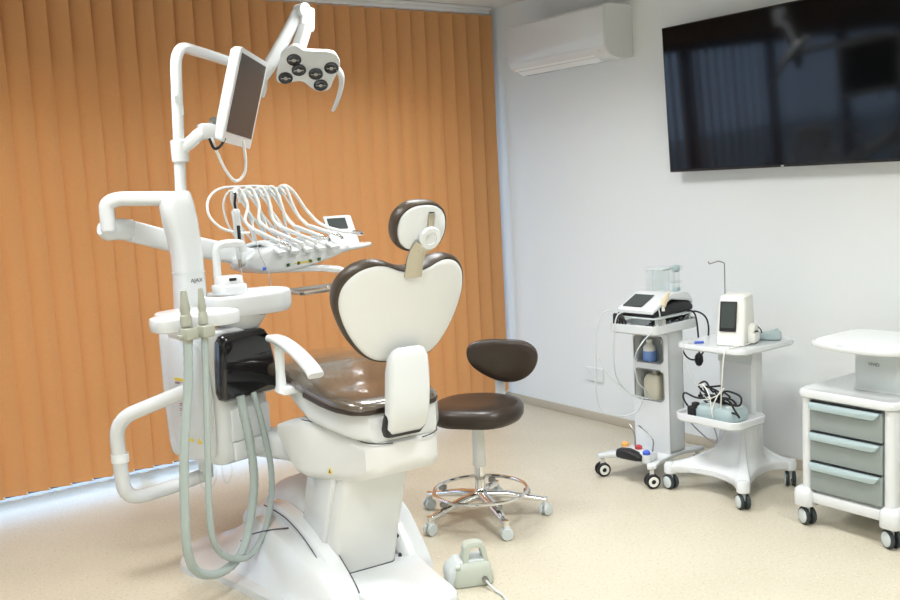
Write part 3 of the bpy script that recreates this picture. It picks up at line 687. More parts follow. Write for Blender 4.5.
outp = [(286.7, 53.2), (299.5, 47.3), (308.7, 52.3), (323.4, 54), (336, 56), (341, 62.4), (340.8, 70.6), (334.5, 80.7), (329, 90), (319, 91.7), (311.4, 88), (303, 81), (292, 80.7), (283, 81.6), (277.5, 78), (280, 68), (284, 59)]
hd = [(p.x, p.y) for p in crom([Vector((*lp(*q), 0)) for q in outp], 4, True)]
bm = pillow(hd, [(.5, -.040), (.85, -.036), (.97, -.022), (1.0, -.006), (.985, .0), (.96, .002)], MLp, (0, 0)); obj('lamp_head', bm, WHITE, LA, world=True)
for q in ((297.3, 59.8), (300.8, 69.4), (287, 76), (316.8, 74), (332.6, 69.4), (320.6, 85)):
    a, b = lp(*q); bm = B(); lathe(bm, [(.0335, .001), (.0335, .006), (.031, .008), (.029, .005), (.015, .003), (.004, .003)], 24, MLp @ Matrix.Translation((a, b, 0))); rf = obj('reflector', bm, LED, LA, world=True)
    bm = B(); lathe(bm, [(.011, .003), (.010, .009), (.004, .012)], 14, MLp @ Matrix.Translation((a, b, 0))); box(bm, (a, b, .006), (.045, .006, .003), .001, MLp); obj('led_lens', bm, LEDC, rf, world=True)
hp = [Vector((*lp(*q), z)) for q, z in (((338, 72), -.01), ((341.5, 77), .0), ((341.5, 84), .01), ((338, 94), .02), ((333, 104), .025), ((330.5, 108), .025))]
bm = B(); P = crom(hp, 5); tube(bm, P, [.016-.008*k/(len(P)-1) for k in range(len(P))], 10, MLp); obj('lamp_handle', bm, WHITE, LA, world=True)

# ------------------------------------------------------------------ operator stool
ST = thing('operator_stool', 'dark brown upholstered stool on chrome five-star base with foot ring', 'stool', (2.56, 3.46, 0))
MS = Matrix.Translation((2.56, 3.46, 0))
def caster(bm_parts, c, ang_, r=.027, w_=.036): pass
for k in range(5):
    a = R3(182+72*k); d = Vector((cos(a), sin(a), 0)); tip = d*.295
    bm = B(); F = [(d*.025)+Vector((0, 0, .115)), d*.12+Vector((0, 0, .108)), d*.22+Vector((0, 0, .088)), tip+Vector((0, 0, .072))]
    sd = Vector((-d.y, d.x, 0)); rings = []
    for p, wd, h in zip(F, (.052, .046, .038, .030), (.040, .034, .028, .022)):
        rings.append([p + sd*x_ + Vector((0, 0, y_)) for x_, y_ in sell(wd, h, 2.4, 14)])
    loft(bm, rings, MS); tube(bm, [tip+Vector((0, 0, .085)), tip+Vector((0, 0, .055))], .012, 12, MS); lg = obj('leg', bm, CHROME, ST, world=True)
    bm = B(); box(bm, d*.212+Vector((0, 0, .118)), (.03, .03, .022), .004, MS, rot=Matrix.Rotation(a, 4, 'Z')); obj('ring_clip', bm, DSTEEL, lg, world=True)
    q = random.uniform(-.6, .6) + YAW + .5; fx = Vector((cos(q), sin(q), 0))
    bm = B()
    for s in (-1, 1): lathe(bm, [(.010, -.008), (.024, -.0075), (.027, -.004), (.027, .004), (.024, .0075), (.010, .008)], 20, MS @ axisM(tip + fx.cross(Vector((0, 0, 1)))*(.014*s)+Vector((0, 0, .027)), fx.cross(Vector((0, 0, 1)))))
    cw = obj('caster_wheel', bm, LGREY, lg, world=True)
    bm = B(); box(bm, tip+Vector((0, 0, .050)), (.028, .026, .022), .006, MS, rot=Matrix.Rotation(q, 4, 'Z')); obj('caster_hood', bm, LGREY, lg, world=True)
bm = B(); tube(bm, [Vector((.215*cos(2*pi*k/48), .215*sin(2*pi*k/48), .135)) for k in range(48)], .0085, 10, MS, closed=True); obj('foot_ring', bm, CHROME, ST, world=True)
bm = B(); lathe(bm, [(.030, .09), (.034, .10), (.034, .135), (.028, .14), (.024, .145), (.024, .27), (.02, .27)], 24, MS); obj('chrome_column', bm, CHROME, ST, world=True)
bm = B(); lathe(bm, [(.026, .25), (.030, .255), (.030, .30), (.028, .305), (.028, .455), (.024, .46)], 24, MS); obj('gas_lift_sleeve', bm, OFFW, ST, world=True)
bm = B(); box(bm, (0, 0, .452), (.16, .14, .018), .006, MS); obj('seat_plate', bm, SATIN, ST, world=True)
# seat: long side along q1, backrest direction q2
q2 = Vector((.80, .60, 0)); q1 = Vector((.60, -.80, 0))
MSe = frame_of((2.56, 3.46, 0), q1, q2, (0, 0, 1))
so = crom([(0, -.185, 0), (.10, -.18, 0), (.17, -.13, 0), (.205, -.03, 0), (.20, .08, 0), (.15, .16, 0), (.05, .20, 0), (-.05, .20, 0), (-.15, .16, 0), (-.20, .08, 0), (-.205, -.03, 0), (-.17, -.13, 0), (-.10, -.18, 0)], 4, True)
def saddle(x_, y_): return .10*x_*x_*4*.12 + .20*max(0, y_)**2 - .35*max(0, -y_-.08)**2
bm = B(); rings = []
for s, z in ((.5, .462), (.85, .462), (.95, .468), (1.0, .485), (1.01, .505), (.995, .522), (.95, .536), (.86, .544), (.7, .548), (.4, .546), (.05, .545)):
    rings.append([(p.x*s, p.y*s, z + saddle(p.x*s, p.y*s)) for p in so])
loft(bm, rings, MSe); obj('seat', bm, BROWN, ST, world=True, sharp=60)
bm = B(); sweep(bm, fillet([(2.60, 3.49, .452), (2.775, 3.58, .445), (2.80, 3.585, .47), (2.80, 3.585, .665)], .03, 5), rrect(.016, .05, .004, 2)); obj('back_post', bm, SATIN, ST, world=True)
bm = B(); box(bm, (2.765, 3.59, .435), (.05, .05, .035), .008); obj('back_bracket', bm, OFFW, ST, world=True)
nb = Vector((-.62, -.78, 0)); nb.z = 0; nb.normalize(); ub = Vector((.78, -.62, 0)); MBk = frame_of((2.79, 3.55, .70), ub, (0, 0, 1), ub.cross(Vector((0, 0, 1))))
sb_ = 1 if ub.cross(Vector((0, 0, 1))).dot(nb) > 0 else -1
bo = crom([(-.165, .045, 0), (-.145, .085, 0), (-.08, .098, 0), (.02, .094, 0), (.11, .085, 0), (.16, .050, 0), (.168, .0, 0), (.145, -.055, 0), (.10, -.095, 0), (.04, -.112, 0), (-.03, -.10, 0), (-.10, -.06, 0), (-.15, -.01, 0)], 4, True)
bo = [(p.x, p.y) for p in bo]
bm = pillow(bo, [(.4, -sb_*.022), (.85, -sb_*.018), (.97, -sb_*.008), (1.0, sb_*.006), (.985, sb_*.016), (.93, sb_*.022), (.7, sb_*.026), (.3, sb_*.027), (.03, sb_*.027)], MBk, curve=-sb_*1.6)
obj('backrest', bm, BROWN, ST, world=True, sharp=60)

# ------------------------------------------------------------------ foot control
FP = thing('foot_control', 'grey-green box with carry handle on the floor by the chair', 'foot pedal', (2.09, 2.93, 0))
MF = Matrix.Translation((2.095, 2.935, 0)) @ Matrix.Rotation(R3(-35.25+12), 4, 'Z')     # x: image right
bm = B(); rings = []
for z, x0_, x1_, d in ((.004, -.075, .085, .12), (.02, -.080, .088, .125), (.07, -.078, .080, .12), (.085, -.070, .075, .11), (.092, -.06, .07, .095)):
    rings.append([(a, b, z) for a, b in rrect(x1_-x0_, d, .025, 4, (x0_+x1_)/2, 0)])
loft(bm, rings, MF); obj('body', bm, GREYGRN, FP, world=True)
bm = B(); out = [(-.035, .03), (-.028, .12), (-.022, .155), (-.005, .166), (.045, .166), (.058, .155), (.066, .12), (.082, .03)]
inn = [(-.008, .085), (-.004, .12), (0, .142), (.008, .148), (.036, .148), (.042, .140), (.046, .12), (.053, .085)]
MFh = MF @ Matrix.Translation((0, -.015, 0)) @ Matrix.Rotation(pi/2, 4, 'X')
n_ = len(out); yb, yf = -.026, .026
V = []
for y in (yf, yb): V.append(([bm.verts.new(MFh @ Vector((a, b, y))) for a, b in out], [bm.verts.new(MFh @ Vector((a, b, y))) for a, b in inn]))
for i in range(n_-1):
    for (A_, Bq) in V: bm.faces.new((A_[i], A_[i+1], Bq[i+1], Bq[i]))
    bm.faces.new((V[0][0][i], V[1][0][i], V[1][0][i+1], V[0][0][i+1])); bm.faces.new((V[0][1][i], V[0][1][i+1], V[1][1][i+1], V[1][1][i]))
for (A_, Bq) in V: bm.faces.new((A_[0], Bq[0], Bq[-1], A_[-1]))
bm.faces.new((V[0][1][0], V[1][1][0], V[1][1][-1], V[0][1][-1])); bm.faces.new((V[0][0][0], V[0][0][-1], V[1][0][-1], V[1][0][0]))
bmesh.ops.bevel(bm, geom=list(bm.edges), offset=.003, segments=2, affect='EDGES', clamp_overlap=True)
obj('carry_handle', bm, GREYGRN, FP, world=True)
bm = B(); rings = []
for z, x0_, x1_, d in ((.012, -.092, -.03, .10), (.05, -.095, -.03, .11), (.075, -.085, -.03, .11), (.098, -.055, -.03, .10)):
    rings.append([(a, b, z) for a, b in rrect(x1_-x0_, d, .012, 3, (x0_+x1_)/2, -.003)])
loft(bm, rings, MF); box(bm, (.02, .005, .094), (.09, .09, .012), .004, MF); obj('pedal', bm, LGREY, FP, world=True)
bm = B(); tube(bm, [(-.062, -.052, .083), (-.044, -.056, .083)], .011, 12, MF); obj('pedal_button', bm, GREYGRN, FP, world=True)
bm = B(); tube(bm, [(.048, -.060, .028), (.048, -.078, .028)], .0125, 12, MF); obj('cable_plug', bm, DSTEEL, FP, world=True)
bm = B(); tube(bm, crom([(.048, -.07, .028), (.054, -.095, .022), (.07, -.13, .008), (.085, -.18, .006), (.085, -.25, .006), (.07, -.33, .006)], 6), .0045, 8, MF); obj('cable', bm, LGREY, FP, world=True)

# ------------------------------------------------------------------ caster helper for the carts
def castr(parent, M, p, heading, r=.038, style=0):
    """twin wheel caster with hood, p = floor point in M space"""
    ax_ = Vector((cos(heading), sin(heading), 0)); P0 = Vector(p)
    bm = B()
    for s in (-1, 1): lathe(bm, [(r*.55, -.008), (r*.92, -.008), (r, -.005), (r, .005), (r*.92, .008), (r*.55, .008)], 24, M @ axisM(P0 + ax_*(.015*s) + Vector((0, 0, r)), ax_))
    cw = obj('caster', bm, DGREEN if style else BLACK, parent, world=True)
    bm = B()
    for s in (-1, 1):
        A_ = M @ axisM(P0 + ax_*(.0245*s) + Vector((0, 0, r)), ax_*s)
        if style == 0: lathe(bm, [(r*.32, -.003), (r*.70, -.003), (r*.70, .001), (r*.64, .003), (r*.34, .003), (r*.32, .001), (r*.32, -.003)], 24, A_, (0, 0))
        else: lathe(bm, [(r*.78, -.004), (r*.78, .001), (r*.70, .003), (.002, .004)], 24, A_)
    tube(bm, [P0+Vector((0, 0, r*1.05)), P0+Vector((0, 0, r*2+.022))], .011, 12, M); box(bm, P0+Vector((0, 0, r*1.55)), (.026, .020, r*.95), .006, M, rot=Matrix.Rotation(heading, 4, 'Z'))
    obj('hub', bm, OFFW if style == 0 else LGREY, cw, world=True)

# ------------------------------------------------------------------ cart with open shelves (leftmost)
K1 = thing('shelf_cart', 'narrow white rolling cart with two open shelf niches, leftmost by the wall', 'cart', (3.60, 3.39, 0), R3(6))
M1 = ROOTM[K1.name].copy()
def L(name, bm, m_, par): return obj(name, bm, m_, par)
bo1 = [(-.22, .15), (-.215, .17), (-.19, .18), (-.10, .155), (.08, .13), (.20, .17), (.235, .17), (.245, .14), (.20, .09), (.20, -.09), (.245, -.14), (.235, -.17), (.20, -.17), (.08, -.13), (-.10, -.145), (-.19, -.18), (-.215, -.17), (-.22, -.15), (-.16, -.10), (-.16, .10)]
bm = B(); prism(bm, bo1, .098, .118, .005); L('base_plate', bm, WHITE, K1)
for (x_, y_, h) in ((-.19, .155, .35), (-.19, -.155, .25), (.21, .15, -.2), (.21, -.145, 1.2)): castr(K1, M1, (x_, y_, 0), h+pi/2+2.3, .036, 0)
# column with two openings: frame panels
def frame_wall(bm, x, y0, y1, z0, z1, oy0, oy1, oz0, oz1, th, r=.03):
    """front panel in plane x with a rounded opening"""
    o2 = rrect(oy1-oy0, oz1-oz0, r, 5, (oy0+oy1)/2, (oz0+oz1)/2); n = len(o2); outer = []
    cy, cz = (oy0+oy1)/2, (oz0+oz1)/2
    for (a, b) in o2:
        # push to rectangle border
        dy, dz = a-cy, b-cz; k = min(((y1-cy) if dy > 0 else (cy-y0))/max(abs(dy), 1e-6), ((z1-cz) if dz > 0 else (cz-z0))/max(abs(dz), 1e-6))
        outer.append((cy+dy*k, cz+dz*k))
    for (sy, sz) in ((y1, z1), (y0, z1), (y0, z0), (y1, z0)):
        j = min(range(n), key=lambda i: (outer[i][0]-sy)**2+(outer[i][1]-sz)**2); outer[j] = (sy, sz)
    rings = [[(x+th, a, b) for a, b in outer], [(x, a, b) for a, b in outer], [(x, a, b) for a, b in o2], [(x+th, a, b) for a, b in o2]]
    rings.append(rings[0]); loft(bm, rings, cap=(0, 0))
bm = B()
Y0, Y1 = -.128, .088
frame_wall(bm, 0, Y0, Y1, .555, .745, -.100, .080, .578, .715, .012, .024)
frame_wall(bm, 0, Y0, Y1, .365, .555, -.100, .080, .385, .543, .012, .024)
box(bm, (.006, -.02, .24), (.012, Y1-Y0, .25)); box(bm, (.065, Y0+.004, .43), (.120, .008, .63)); box(bm, (.065, Y1-.004, .43), (.120, .008, .63)); box(bm, (.123, -.02, .43), (.008, Y1-Y0, .63)); box(bm, (.065, -.02, .122), (.12, Y1-Y0, .010))
L('column', bm, WHITE, K1)
for z in (.57, .377):
    bm = B(); box(bm, (.066, -.02, z), (.100, .196, .006)); L('shelf', bm, LGREY, K1)
for z0_, z1_ in ((.578, .715), (.385, .543)):
    bm = B(); tube(bm, [(-.001, a, b) for a, b in rrect(.180, z1_-z0_, .024, 5, -.010, (z0_+z1_)/2)], .003, 6, closed=True); L('niche_trim', bm, DSTEEL, K1)
bm = B(); rings = [[(a, b, z) for a, b in rrect(.37*s, .29*s, .03, 4, .045, -.015)] for s, z in ((.94, .742), (1, .750), (1, .79), (.99, .792), (.96, .788), (.94, .768), (.5, .766))]
loft(bm, rings); L('top_tray', bm, WHITE, K1)
# items in the niches
def bottle(x_, y_, z_, r, h, mb, lab, capm):
    P = M1 @ Vector((x_, y_, z_)); t = thing('bottle', lab, 'bottle', tuple(P)); MM_ = Matrix.Translation(P)
    bm = B(); lathe(bm, [(r*.9, 0), (r, .003), (r, h*.62), (r*.85, h*.72), (r*.45, h*.82), (r*.42, h*.86)], 18, MM_); obj('bottle_body', bm, mb, t, world=True)
    bm = B(); lathe(bm, [(r*.5, h*.86), (r*.5, h), (r*.42, h+.002)], 14, MM_); obj('bottle_cap', bm, capm, t, world=True); return t
t = bottle(.05, .020, .5735, .034, .115, OFFW, 'white bottle with a blue label in the cart upper niche', OFFW)
bm = B(); lathe(bm, [(.0345, .004), (.0352, .006), (.0352, .055), (.0345, .057)], 18, Matrix.Translation(t.location)); obj('bottle_label', bm, BLUEL, t, world=True)
bottle(.055, -.060, .5735, .026, .115, CLEAR, 'clear bottle with pale cap, right side of the upper niche', OFFW)
P = M1 @ Vector((.066, .0, .382))
t = thing('plastic_jug', 'translucent beige container in the cart lower niche', 'container', tuple(P)); bm = B()
rings = [[(a, b, z) for a, b in rrect(.09*s, .10*s, .02, 3)] for s, z in ((.94, 0), (1, .006), (1, .10), (.8, .125), (.4, .13), (.38, .145))]
loft(bm, rings, Matrix.Translation(P) @ Matrix.Rotation(R3(6), 4, 'Z')); obj('jug_body', bm, mat('beige_translucent', (.55, .52, .40), .4), t, world=True)
bm = B(); lathe(bm, [(.022, .143), (.022, .157), (.018, .158)], 14, Matrix.Translation(P)); obj('jug_cap', bm, OFFW, t, world=True)
# raised shelf of the device
bm = B(); prism(bm, [(p[0], p[1]) for p in rrect(.33, .26, .02, 3, .055, -.015)], .818, .826, .002)
for x_ in (-.08, .19):
    for y_ in (-.125, .095): box(bm, (x_, y_, .793), (.012, .012, .055))
box(bm, (.07, -.01, .793), (.2, .006, .055)); box(bm, (-.055, -.01, .793), (.006, .12, .055)); L('riser_shelf', bm, LGREY, K1)
# surgical motor device
D1P = M1 @ Vector((0.055, -.015, .826)); D1 = thing('surgical_motor', 'white and black tabletop device with slanted touch screen on the shelf cart', 'dental device', tuple(D1P), R3(6))
bm = B(); rings = []
for x_, z0_, z1_ in ((-.155, .002, .022), (-.15, 0, .03), (-.05, 0, .052), (.05, 0, .06), (.13, 0, .055), (.165, .004, .035)):
    rings.append([(x_, a, b) for a, b in rrect(.225, z1_-z0_, .012, 3, 0, (z0_+z1_)/2)])
loft(bm, rings); L('device_base', bm, BLACK, D1)
bm = B(); rings = []
for x_, z0_, z1_, w_ in ((-.165, .020, .034, .215), (-.16, .018, .040, .225), (-.02, .075, .100, .23), (.0, .075, .107, .23), (.06, .065, .108, .235), (.13, .055, .095, .235), (.17, .035, .062, .22)):
    rings.append([(x_, a, b) for a, b in rrect(w_, z1_-z0_, .010, 3, 0, (z0_+z1_)/2)])
loft(bm, rings); L('device_top', bm, WHITE, D1)
Msl = frame_of((-.092, .0, .0735), (0, -1, 0), Vector((.14, 0, .060)).normalized(), Vector((0, -1, 0)).cross(Vector((.14, 0, .060)).normalized()))
sg = 1 if Vector((0, -1, 0)).cross(Vector((.14, 0, .060))).z > 0 else -1
bm = B(); box(bm, (-.03, .0, sg*.0005), (.115, .115, .003), 0, Msl); L('touch_screen', bm, LCD, D1)
bm = B(); lathe(bm, [(.040, .095), (.043, .10), (.043, .215), (.040, .22)], 22, Matrix.Translation((.07, .01, 0))); box(bm, (.07, .01, .16), (.11, .11, .12), .01); L('coolant_canister', bm, CLEAR, D1)
bm = B(); box(bm, (.07, .01, .218), (.115, .115, .008), .003); L('canister_lid', bm, LGREY, D1)
bm = B(); box(bm, (.07, -.085, .225), (.05, .05, .022), .005); tube(bm, [(.07, -.085, .10), (.07, -.085, .215)], .016, 12); box(bm, (.07, -.085, .155), (.045, .045, .008), .002); L('pump_tower', bm, CLEAR, D1)
bm = B(); lathe(bm, [(.012, 0), (.02, .01), (.02, .03), (.012, .035)], 14, Matrix.Translation((.07, -.085, .205))); box(bm, (.07, -.085, .118), (.03, .03, .02), .004); L('pump_fitting', bm, HANDLEG, D1)
CREAMY = mat('cream_tip', (.70, .60, .42), .5)
P = M1 @ Vector((-.03, -.138, .885)); hpz = thing('motor_handpiece', 'cream tipped handpiece clipped to the right of the slanted screen', 'handpiece', tuple(P))
bm = B(); tube(bm, [(-.01, 0, -.005), (0, 0, .02), (.03, .01, .045), (.05, .01, .055)], [.013, .016, .009, .006], 12, Matrix.Translation(P)); obj('handpiece_body', bm, CREAMY, hpz, world=True)
bm = B(); tube(bm, [Vector((-.01, 0, -.005)), Vector((-.012, -.002, -.03))], .008, 10, Matrix.Translation(P)); obj('handpiece_collar', bm, OFFW, hpz, world=True)
def w1(*p): return M1 @ Vector(p)
bm = B(); tube(bm, crom([w1(-.07, -.13, .88), w1(-.075, -.135, .80), w1(-.20, -.125, .72), w1(-.20, -.08, .64), w1(-.15, -.05, .52), w1(-.08, -.05, .45), w1(-.03, -.03, .40)], 7), .0035, 7)
o = obj('tool_cord', bm, LGREY, None); tag(o, 'grey cord dropping in front of the niches of the shelf cart', 'cord')
bm = B(); tube(bm, crom([w1(-.15, .09, .86), w1(-.19, .13, .84), w1(-.215, .145, .74), w1(-.21, .16, .55), w1(-.20, .17, .42), w1(-.18, .15, .34), w1(-.12, .09, .31), w1(-.06, .03, .33), w1(-.02, .02, .395)], 7), .0035, 7)
o = obj('tool_cord', bm, LGREY, None); tag(o, 'grey cord hanging in a long loop left of the shelf cart', 'cord')
bm = B(); tube(bm, crom([w1(-.15, -.0, .86), w1(-.20, .02, .845), w1(-.21, .035, .76), w1(-.20, .05, .60), w1(-.16, .055, .50), w1(-.09, .0, .41), w1(-.03, -.06, .385)], 7), .0035, 7)
tube(bm, crom([w1(-.205, .14, .62), w1(-.19, .10, .54), w1(-.15, .055, .48), w1(-.08, .03, .42), w1(-.02, -.04, .395)], 7), .003, 7)
o = obj('tool_cord', bm, LGREY, None); tag(o, 'pair of grey cords crossing the lower niche of the shelf cart', 'cord')
# black cables on the tray and hanging
bm = B()
tube(bm, crom([w1(.02, -.10, .80), w1(.08, -.12, .82), w1(.14, -.11, .785), w1(.17, -.14, .83), w1(.18, -.17, .81), w1(.17, -.19, .73), w1(.16, -.20, .66), w1(.16, -.20, .60), w1(.15, -.17, .585), w1(.14, -.14, .60), w1(.13, -.12, .64)], 6), .0045, 7)
tube(bm, crom([w1(-.03, -.06, .78), w1(.04, -.11, .80), w1(.10, -.06, .81), w1(.17, -.10, .80), w1(.20, -.15, .825), w1(.22, -.20, .80), w1(.22, -.22, .74), w1(.20, -.22, .66), w1(.165, -.205, .60)], 6), .0045, 7)
for k in range(4): tube(bm, crom([w1(-.12+.07*k, -.09, .785), w1(-.06+.07*k, -.11, .81), w1(.0+.05*k, -.05, .79), w1(.03+.04*k, -.10, .80)], 6), .006, 7)
o = obj('black_cable', bm, BLACK, None); tag(o, 'black power cable piled under the device and hanging right with its plug', 'cable')
bm = B(); lathe(bm, [(.010, .035), (.020, .02), (.022, -.005), (.014, -.025), (.006, -.03)], 14, Matrix.Translation(w1(.16, -.20, .585))); obj('power_plug', bm, BLACK, o)
bm = B()
for k in range(5): tube(bm, crom([w1(-.13, .02+.02*k, .775), w1(-.14, .03+.015*k, .82), w1(-.12, .06+.01*k, .835), w1(-.08, .08, .80)], 5), .006, 7)
o = obj('black_cable', bm, BLACK, None); tag(o, 'coiled black cable under the left front of the slanted screen device', 'cable')
bm = B(); lathe(bm, [(.02, 0), (.03, .01), (.03, .035), (.02, .05)], 16, Matrix.Translation(w1(-.02, -.10, .768))); o = obj('cup', bm, OFFW, None); tag(o, 'small white cup among the black cables on the cart tray', 'cup')
# foot pedal standing on the base plate
PP = M1 @ Vector((-.14, -.03, .118)); PD = thing('pump_foot_pedal', 'white and black foot pedal with orange, red and blue buttons on cart base', 'foot pedal', tuple(PP), R3(6))
bm = B(); rings = [[(a, b, z) for a, b in rrect(.085*s, .20*s, .02, 4)] for s, z in ((.95, 0), (1, .006), (1, .030), (.93, .040), (.8, .043))]
loft(bm, rings); L('pedal_base', bm, WHITE, PD)
bm = B(); rings = []
for y_, w_, h in ((.085, .03, .03), (.07, .06, .045), (.02, .065, .05), (-.04, .055, .04), (-.065, .03, .025)): rings.append([(-.05+a, y_, b) for a, b in rrect(w_, h, .014, 4, 0, h/2+.004)])
loft(bm, rings); L('black_pedal', bm, BLACK, PD)
for y_, mm, h in ((.085, ORAN, .058), (.0, RED, .056), (-.08, BLUE, .052)):
    bm = B(); lathe(bm, [(.017, h-.016), (.019, h-.012), (.019, h), (.012, h+.006), (.003, h+.007)], 18, Matrix.Translation((.012 if y_ > -.05 else -.03, y_, 0))); L('button', bm, mm, PD)
bm = B(); lathe(bm, [(.022, .0), (.024, .006), (.022, .038)], 18, Matrix.Translation((-.03, -.08, 0))); L('button_housing', bm, WHITE, PD)
bm = B(); tube(bm, crom([(.03, .035, .04), (.03, .036, .10), (.03, .05, .135), (.03, .07, .155)], 5), .004, 7); tube(bm, crom([(-.01, -.10, .05), (0, -.10, .10), (.0, -.08, .13), (.0, -.04, .155), (.02, .0, .16)], 5), .004, 7); L('wire_bow', bm, DSTEEL, PD)

# ------------------------------------------------------------------ cart with flared foot (middle)
K2 = thing('pedestal_cart', 'white rolling pedestal cart with flared foot, between the two other carts', 'cart', (3.72, 2.945, 0), R3(1))
M2 = ROOTM[K2.name].copy()
fo = [(-.255, .19), (-.25, .225), (-.215, .23), (-.14, .19), (0, .135), (.12, .16), (.19, .215), (.225, .215), (.235, .18), (.16, .10), (.16, -.10), (.235, -.18), (.225, -.215), (.19, -.215), (.12, -.16), (0, -.135), (-.14, -.19), (-.215, -.24), (-.25, -.235), (-.255, -.20), (-.20, -.12), (-.175, 0), (-.20, .12)]
fo = [(a*.95, b*.86) if a > .1 and b < 0 else (a, b) for a, b in fo]
foc = [(p.x, p.y) for p in crom([(a, b, 0) for a, b in fo], 4, True)]
bm = B(); rings = []
def mixo(t, z):
    tgt = []
    for a, b in foc:
        l = math.atan2(b, a); c, s_ = cos(l), sin(l); k = 1/max(abs(c)/.040, abs(s_)/.103); q = (.048 + c*k, s_*k - .002)
        tgt.append((a*(1-t)+q[0]*t, b*(1-t)+q[1]*t, z))
    return tgt
for t_, z in ((.03, .088), (0, .094), (0, .118), (.03, .124), (.10, .130), (.32, .143), (.55, .165), (.75, .195), (.88, .235), (.96, .28), (1, .34), (1.0, .45), (1.0, .70)): rings.append(mixo(t_, z))
loft(bm, rings); L('pedestal', bm, WHITE, K2)
for (x_, y_) in ((-.232, .208), (-.232, -.215), (.205, .195), (.196, -.168)):
    bm = B(); lathe(bm, [(.026, .078), (.030, .082), (.030, .118), (.024, .130), (.01, .133)], 18, Matrix.Translation((x_, y_, 0))); L('foot_cap', bm, WHITE, K2)
for (x_, y_, h) in ((-.232, .208, -.1), (-.232, -.215, -.5), (.205, .195, 0), (.196, -.168, 2.3)): castr(K2, M2, (x_, y_, 0), h, .036, 1 if y_ > -.3 else 0)
bm = B(); rings = [[(a, b, z) for a, b in rrect(.43*s, .385*s, .05, 5, 0, -.012)] for s, z in ((.96, .694), (1, .702), (1, .716), (.985, .722), (.6, .722))]
loft(bm, rings); L('top_platform', bm, WHITE, K2)
bm = B(); rings = [[(a, b, z) for a, b in rrect(.25*s, .37*s, .05, 5, -.110, 0)] for s, z in ((.94, .348), (.99, .356), (1, .385), (.985, .389), (.95, .385), (.93, .372), (.5, .371))]
loft(bm, rings); L('lower_shelf', bm, WHITE, K2)
bm = B(); box(bm, (.005, 0, .655), (.006, .19, .085), .001); L('column_panel', bm, LGREY, K2)
# obturation / peristaltic device with screen
D2P = M2 @ Vector((-.06, -.055, .722)); D2 = thing('pump_controller', 'tall off-white device with dark screen standing on the pedestal cart', 'dental device', tuple(D2P), R3(22))
bm = B(); rings = []
for z, x0_, x1_, w_ in ((.0, -.085, .10, .125), (.006, -.09, .105, .13), (.10, -.065, .105, .13), (.19, -.045, .10, .125), (.222, -.035, .09, .12), (.230, -.025, .075, .10)):
    rings.append([(a, b, z) for a, b in rrect(x1_-x0_, w_, .016, 4, (x0_+x1_)/2, 0)])
loft(bm, rings); L('device_case', bm, OFFW, D2)
nrm = Vector((-.22, 0, .05)).normalized(); upv = Vector((.05, 0, .22)).normalized()
Mscr = frame_of((-.0635, .012, .135), Vector((0, -1, 0)), upv, Vector((0, -1, 0)).cross(upv))
bm = B(); box(bm, (0, 0, -.0), (.078, .140, .006), .003, Mscr); dsp = L('screen_bezel', bm, BLACK, D2)
sg2 = 1 if Vector((0, -1, 0)).cross(upv).x < 0 else -1
bm = B(); box(bm, (0, .004, sg2*.0033), (.064, .115, .001), 0, Mscr); L('screen', bm, LCD, dsp)
bm = B(); lathe(bm, [(.038, 0), (.040, .004), (.040, .022), (.034, .028)], 22, axisM((.025, -.064, .055), (0, -1, 0))); box(bm, (.02, -.08, .03), (.09, .04, .05), .012); L('pump_head', bm, OFFW, D2)
bm = B(); box(bm, (.0, -.096, .06), (.03, .004, .006), .001); box(bm, (.035, -.095, .05), (.012, .004, .014), .001); tube(bm, crom([(.05, -.09, .075), (.065, -.10, .06), (.05, -.11, .045)], 4), .003, 6); L('pump_latch', bm, BLACK, D2)
bm = B(); tube(bm, fillet([(.02, .05, .21), (.02, .05, .375), (.012, .075, .385), (-.005, .115, .372), (-.006, .118, .385)], .006, 4), .0028, 8); L('hook_pole', bm, DSTEEL, D2)
# grey handset to the right
P = M2 @ Vector((.10, -.12, .722)); t = thing('handset', 'pale grey curved handset lying at right on the pedestal cart top', 'handset', tuple(P), R3(-70)); bm = B(); rings = []
for x_, w_, h in ((-.06, .03, .015), (-.05, .05, .03), (0, .055, .04), (.04, .05, .055), (.06, .03, .04)): rings.append([(x_, a, b) for a, b in rrect(w_, h, .012, 4, 0, h/2+.001)])
loft(bm, rings); L('handset_body', bm, HANDLEG, t)
# blue connector with thin cord
def w2(*p): return M2 @ Vector(p)
bm = B(); tube(bm, crom([w2(-.15, .05, .73), w2(-.18, .09, .728), w2(-.20, .115, .724), w2(-.22, .125, .70), w2(-.205, .115, .60), w2(-.17, .07, .50), w2(-.14, .01, .42), w2(-.13, -.01, .40)], 7), .0022, 6)
o = obj('power_cord', bm, LGREY, None); tag(o, 'thin pale cord with blue connector at the left edge of pedestal cart top', 'cord')
bm = B(); tube(bm, [w2(-.15, .055, .7285), w2(-.178, .088, .728)], .0062, 10); obj('blue_connector', bm, BLUE, o)
bm = B(); tube(bm, crom([w2(-.0, -.13, .74), w2(-.08, -.135, .728), w2(-.18, -.13, .727), w2(-.218, -.12, .715), w2(-.222, -.11, .66), w2(-.21, -.09, .55), w2(-.18, -.06, .45), w2(-.165, -.04, .40)], 7), .0036, 6)
o = obj('power_cord', bm, OFFW, None); tag(o, 'white cord running from the device over the front edge of the pedestal top', 'cord')
